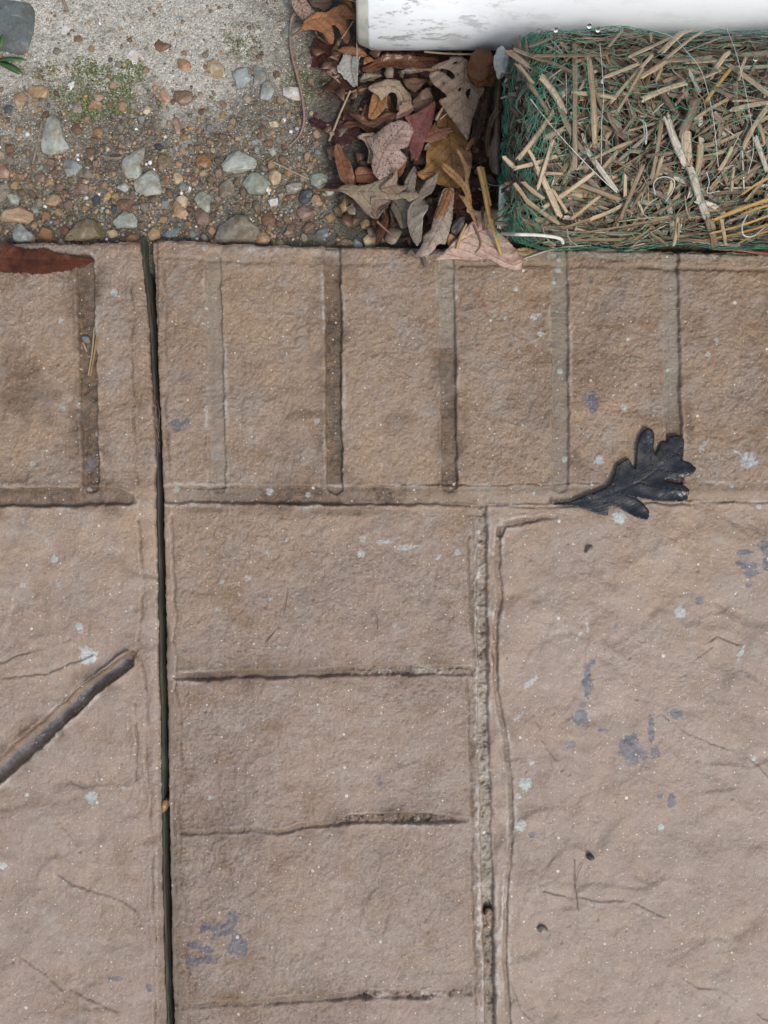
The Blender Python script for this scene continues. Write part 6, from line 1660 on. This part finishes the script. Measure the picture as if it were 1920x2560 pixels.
husk = lump('crumpled_husk', P(*Z2((1465, 440)), 0.036), (0.0125, 0.0150, 0.010), M_LEAF, 12, None, 0.22, 0.8, ICO4)
husk.color = (0.30, 0.175, 0.075, 1); tag(husk, 'crumpled brown husk-like leaf ball between the grey oak leaf and the end tie', 'husk')
curl = tube('curled_twig', curve_pts([P(*ZC(q), z) for q, z in (((670, 790), .004), ((700, 765), .007), ((740, 800), .006), ((780, 795), .004), ((800, 830), .003), ((805, 870), .003), ((815, 860), .003))], 30), 0.0017, mat_plain('dark_twig', (0.13, 0.10, 0.085), 0.6, 0.4), None, 7)
tag(curl, 'small curled dark twig on the patio edge below the grey leaf', 'twig')

# ------------------------------------------------------------------ loose straws, vine, weed, needles
LS = [
    ('thin upright pale straw crossing the pale bluish leaf beside the pipe end', [(650, 60, .030), (654, 300, .016), (656, 560, .006)], 5.0, PALE, Z2),
    ('pale straw slanting over the gravel below the pale bluish leaf', [(610, 590, -.004), (540, 750, -.006), (473, 915, -.008)], 15, PALE, Z2),
    ('pale straw lying on the gravel pointing at the round green-grey stone', [(108, 1048, -.007), (225, 1105, -.006), (345, 1162, -.004)], 13, PALE, Z2),
    ('flat tan straw along the lower edge of the white pipe', [(1090, 335, .028), (1250, 348, .028), (1420, 352, .028)], 13, TAN, Z2),
    ('cut golden straw stub leaning on the pink-beige leaf', [(1300, 1610, .013), (1330, 1520, .018), (1365, 1450, .022)], 18, GOLD, Z2),
    ('short pale straw stub above the red-brown lobed leaf', [(1165, 780, .022), (1190, 735, .023), (1215, 692, .022)], 17, PALE, Z2),
    ('short pale straw splinter beside the straw stub', [(1195, 772, .022), (1220, 750, .023), (1250, 728, .022)], 8, PALE, Z2),
    ('pale grass blade across the lobes of the orange-tan leaf', [(555, 250, .018), (590, 200, .020), (632, 135, .020)], 8, TAN, Z2),
    ('pale straw over the top of the pipe end', [(590, -10, .060), (680, 25, .062), (740, 40, .062)], 7, TAN, Z2),
    ('longer golden straw lying in the wet groove of the left slab', [(612, 668, -.001), (596, 830, -.0005), (572, 982, -.001)], 12, PALE, Z4),
    ('thin golden straw lying against the longer one in the wet groove', [(628, 705, -.0002), (612, 830, 0), (584, 985, -.0005)], 10, GOLD, Z4),
    ('tiny straw splinter left of the two straws in the wet groove', [(538, 768, -.002), (550, 798, -.002), (562, 828, -.002)], 12, PALE, Z4),
    ('bleached dry grass blade lying on the patio edge below the netting', [(250, 1490, .002), (400, 1440, .003), (520, 1420, .004), (640, 1412, .003)], 9, (0.55, 0.5, 0.4), Z3),
    ('very thin bleached grass blade beside the dry leaf scrap', [(230, 1510, .0015), (330, 1455, .002), (520, 1432, .003)], 4, (0.55, 0.5, 0.4), Z3),
]
for i, (lab, pts, wd, col, fn) in enumerate(LS):
    k = (720 if fn is Z3 else 640) / 1659 / PXM
    o = straw('straw', [P(*fn(p[:2]), p[2]) for p in pts], wd * k, (0, 0, 1), col, 1300 + i, None, 0.5, 14, 0.25)
    tag(o, lab, 'straw')
# hollow golden stalk with a node
t = np.linspace(0, 1, 40)
ctrl = curve_pts([P(*Z2(q), z) for q, z in (((1445, 1080), .046), ((1480, 1230), .040), ((1510, 1395), .032), ((1550, 1530), .022), ((1588, 1655), .012))], 40)
rad = 0.0021 + 0.0007 * np.exp(-((t - 0.56) / 0.02) ** 2) - 0.0006 * sstep(.56, .62, t)
v, f = tube_geo(ctrl, rad, 10)
stalk = mesh_np('hollow_straw', v, f, M_STRAW, uv=np.stack([np.tile(np.arange(10) * .6, 40), np.repeat(t * 22, 10)], -1), cols=np.repeat(np.array([GOLD]) * 1.15, len(v), 0))
tag(stalk, 'thick golden hollow straw stalk with a node resting on the pink-beige leaf', 'straw')
sp2 = straw('split_end', [P(*Z2(q), z) for q, z in (((1470, 1085), .048), ((1490, 1180), .044), ((1520, 1330), .036))], 0.0022, (0, 0, 1), GOLD, 1400, stalk, .4)

vine = tube('vine_stem', curve_pts([P(*ZA(q), z) for q, z in (((215, 175), .000), ((165, 260), -.004), ((140, 480), -.006), ((165, 760), -.006), ((240, 1050), -.006), ((290, 1250), -.006), ((325, 1480), -.007), ((335, 1640), -.008), ((310, 1780), -.009), ((250, 1900), -.010), ((150, 2000), -.010))], 70),
            np.concatenate([np.full(50, 0.0011), np.linspace(0.0011, 0.0006, 20)]), mat_plain('vine_bark', (0.29, 0.185, 0.145), 0.6, 0.4), None, 7)
tag(vine, 'long reddish thin vine stem curving over the sand', 'vine')
tag(tube('twig', curve_pts([P(*Z1(q), z) for q, z in (((272, 790), -.006), ((245, 920), -.005), ((212, 1060), -.006))], 20), 0.0009, M_ROOT, None, 6), 'thin brown twig beside the large triangular stone', 'twig')
tag(tube('twig', curve_pts([P(*Z1(q), z) for q, z in (((660, 1010), -.007), ((730, 1025), -.006), ((790, 1020), -.006))], 20), 0.0011, M_ROOT, None, 6), 'short red-brown twig left of the pale pointed stone', 'twig')
tag(tube('twig', curve_pts([P(*Z1(q), z) for q, z in (((400, -20), -.004), ((420, 25), -.004), ((437, 75), -.005))], 20), 0.0013, M_ROOT, None, 6), 'short brown twig at the top edge on pale sand', 'twig')

weed = bpy.data.objects.new('weed', None); link(weed); wz = gz(0, 150); weed.location = P(-12, 152, wz)
tag(weed, 'small green weed with slender leaves at the left border', 'weed')
wl = np.array(weed.location)
for k, (pts, wd) in enumerate((([(-12, 152, .0), (20, 148, .010), (48, 149, .010), (66, 151, .008)], .0040), ([(-12, 152, 0), (22, 166, .010), (44, 178, .011), (60, 186, .009)], .0058), ([(-12, 152, 0), (-2, 120, .010), (4, 100, .012), (8, 86, .012)], .0050))):
    p = curve_pts([P(x, y, wz + z) - wl for x, y, z in pts], 18)
    w_ = wd * np.sin(np.linspace(0.12, 1, 18) * math.pi) ** 0.8
    T = np.gradient(p, axis=0); A = np.cross(T, [0, 0, 1]); A /= np.linalg.norm(A, axis=1)[:, None]
    rows = np.stack([p - A * w_[:, None] / 2 + [0, 0, .0006], p, p + A * w_[:, None] / 2 + [0, 0, .0006], p - [0, 0, .0003]], 1)
    i = np.arange(18 * 4).reshape(18, 4)
    f = np.stack([i[:-1], np.roll(i, -1, 1)[:-1], np.roll(i, -1, 1)[1:], i[1:]], -1).reshape(-1, 4)
    mesh_np('blade', rows.reshape(-1, 3), f, M_GREEN, weed)

NEED = [('thin brown pine needle standing nearly upright on the large paving stone', [(1438, 2150), (1440, 2210), (1447, 2278)]), ('thin brown pine needle crossing its neighbour on the large paving stone', [(1458, 2158), (1444, 2188), (1438, 2230)]),
        ('dark thin stem lying on the upper middle tile', [(722, 1480), (705, 1550), (664, 1612)]), ('short bent stem lying on the upper middle tile', [(930, 1525), (944, 1545), (945, 1575)])]
for lab, pts in NEED:
    nm = 'pine_needle' if 'needle' in lab else 'stem_bit'
    tag(tube(nm, curve_pts([P(x, y, 0.0010) for x, y in pts], 20), 0.00032 if 'needle' in nm else 0.00045, M_ROOT, None, 5), lab, nm.replace('_', ' '))


def build_fibres():
    r = np.random.default_rng(17); vs, fs = [], []; off = 0
    for _ in range(26):
        x0, y0 = 384 + r.normal(0, 4), r.uniform(985, 1080)
        n = 14; s = np.linspace(0, 1, n); L = r.uniform(30, 95)
        x = x0 + s * r.uniform(2, 14) + 2.5 * np.sin(s * r.uniform(3, 9) + r.uniform(0, 6)); y = y0 + s * L
        p = np.array([P(a, b_, -0.004 + 0.0055 * math.sin(min(1, q * 1.3) * 2.2) * r.uniform(.4, 1)) for a, b_, q in zip(x, y, s)])
        v, f = tube_geo(p, 0.00018, 4); vs.append(v); fs.append(f + off); off += len(v)
    o = mesh_np('root_fibres', np.concatenate(vs), np.concatenate(fs), M_ROOT)
    tag(o, 'tuft of fine dry root fibres caught in the expansion gap', 'root fibres')
    for k in range(7):
        rr = np.random.default_rng(60 + k)
        oo = stone('soil_crumb', 'crumb of soil caught in the expansion gap near the root fibres', blob_outline(384 + rr.normal(0, 4), 985 + 9 * k + rr.uniform(-4, 4), rr.uniform(5, 9), rr.uniform(5, 9), 0, rr), ['olive', 'brown', 'tan'][k % 3], 60 + k, 0.8, 'soil crumb', -0.006, 5, 'soil crumbs in the expansion gap', ICO2)


build_fibres()
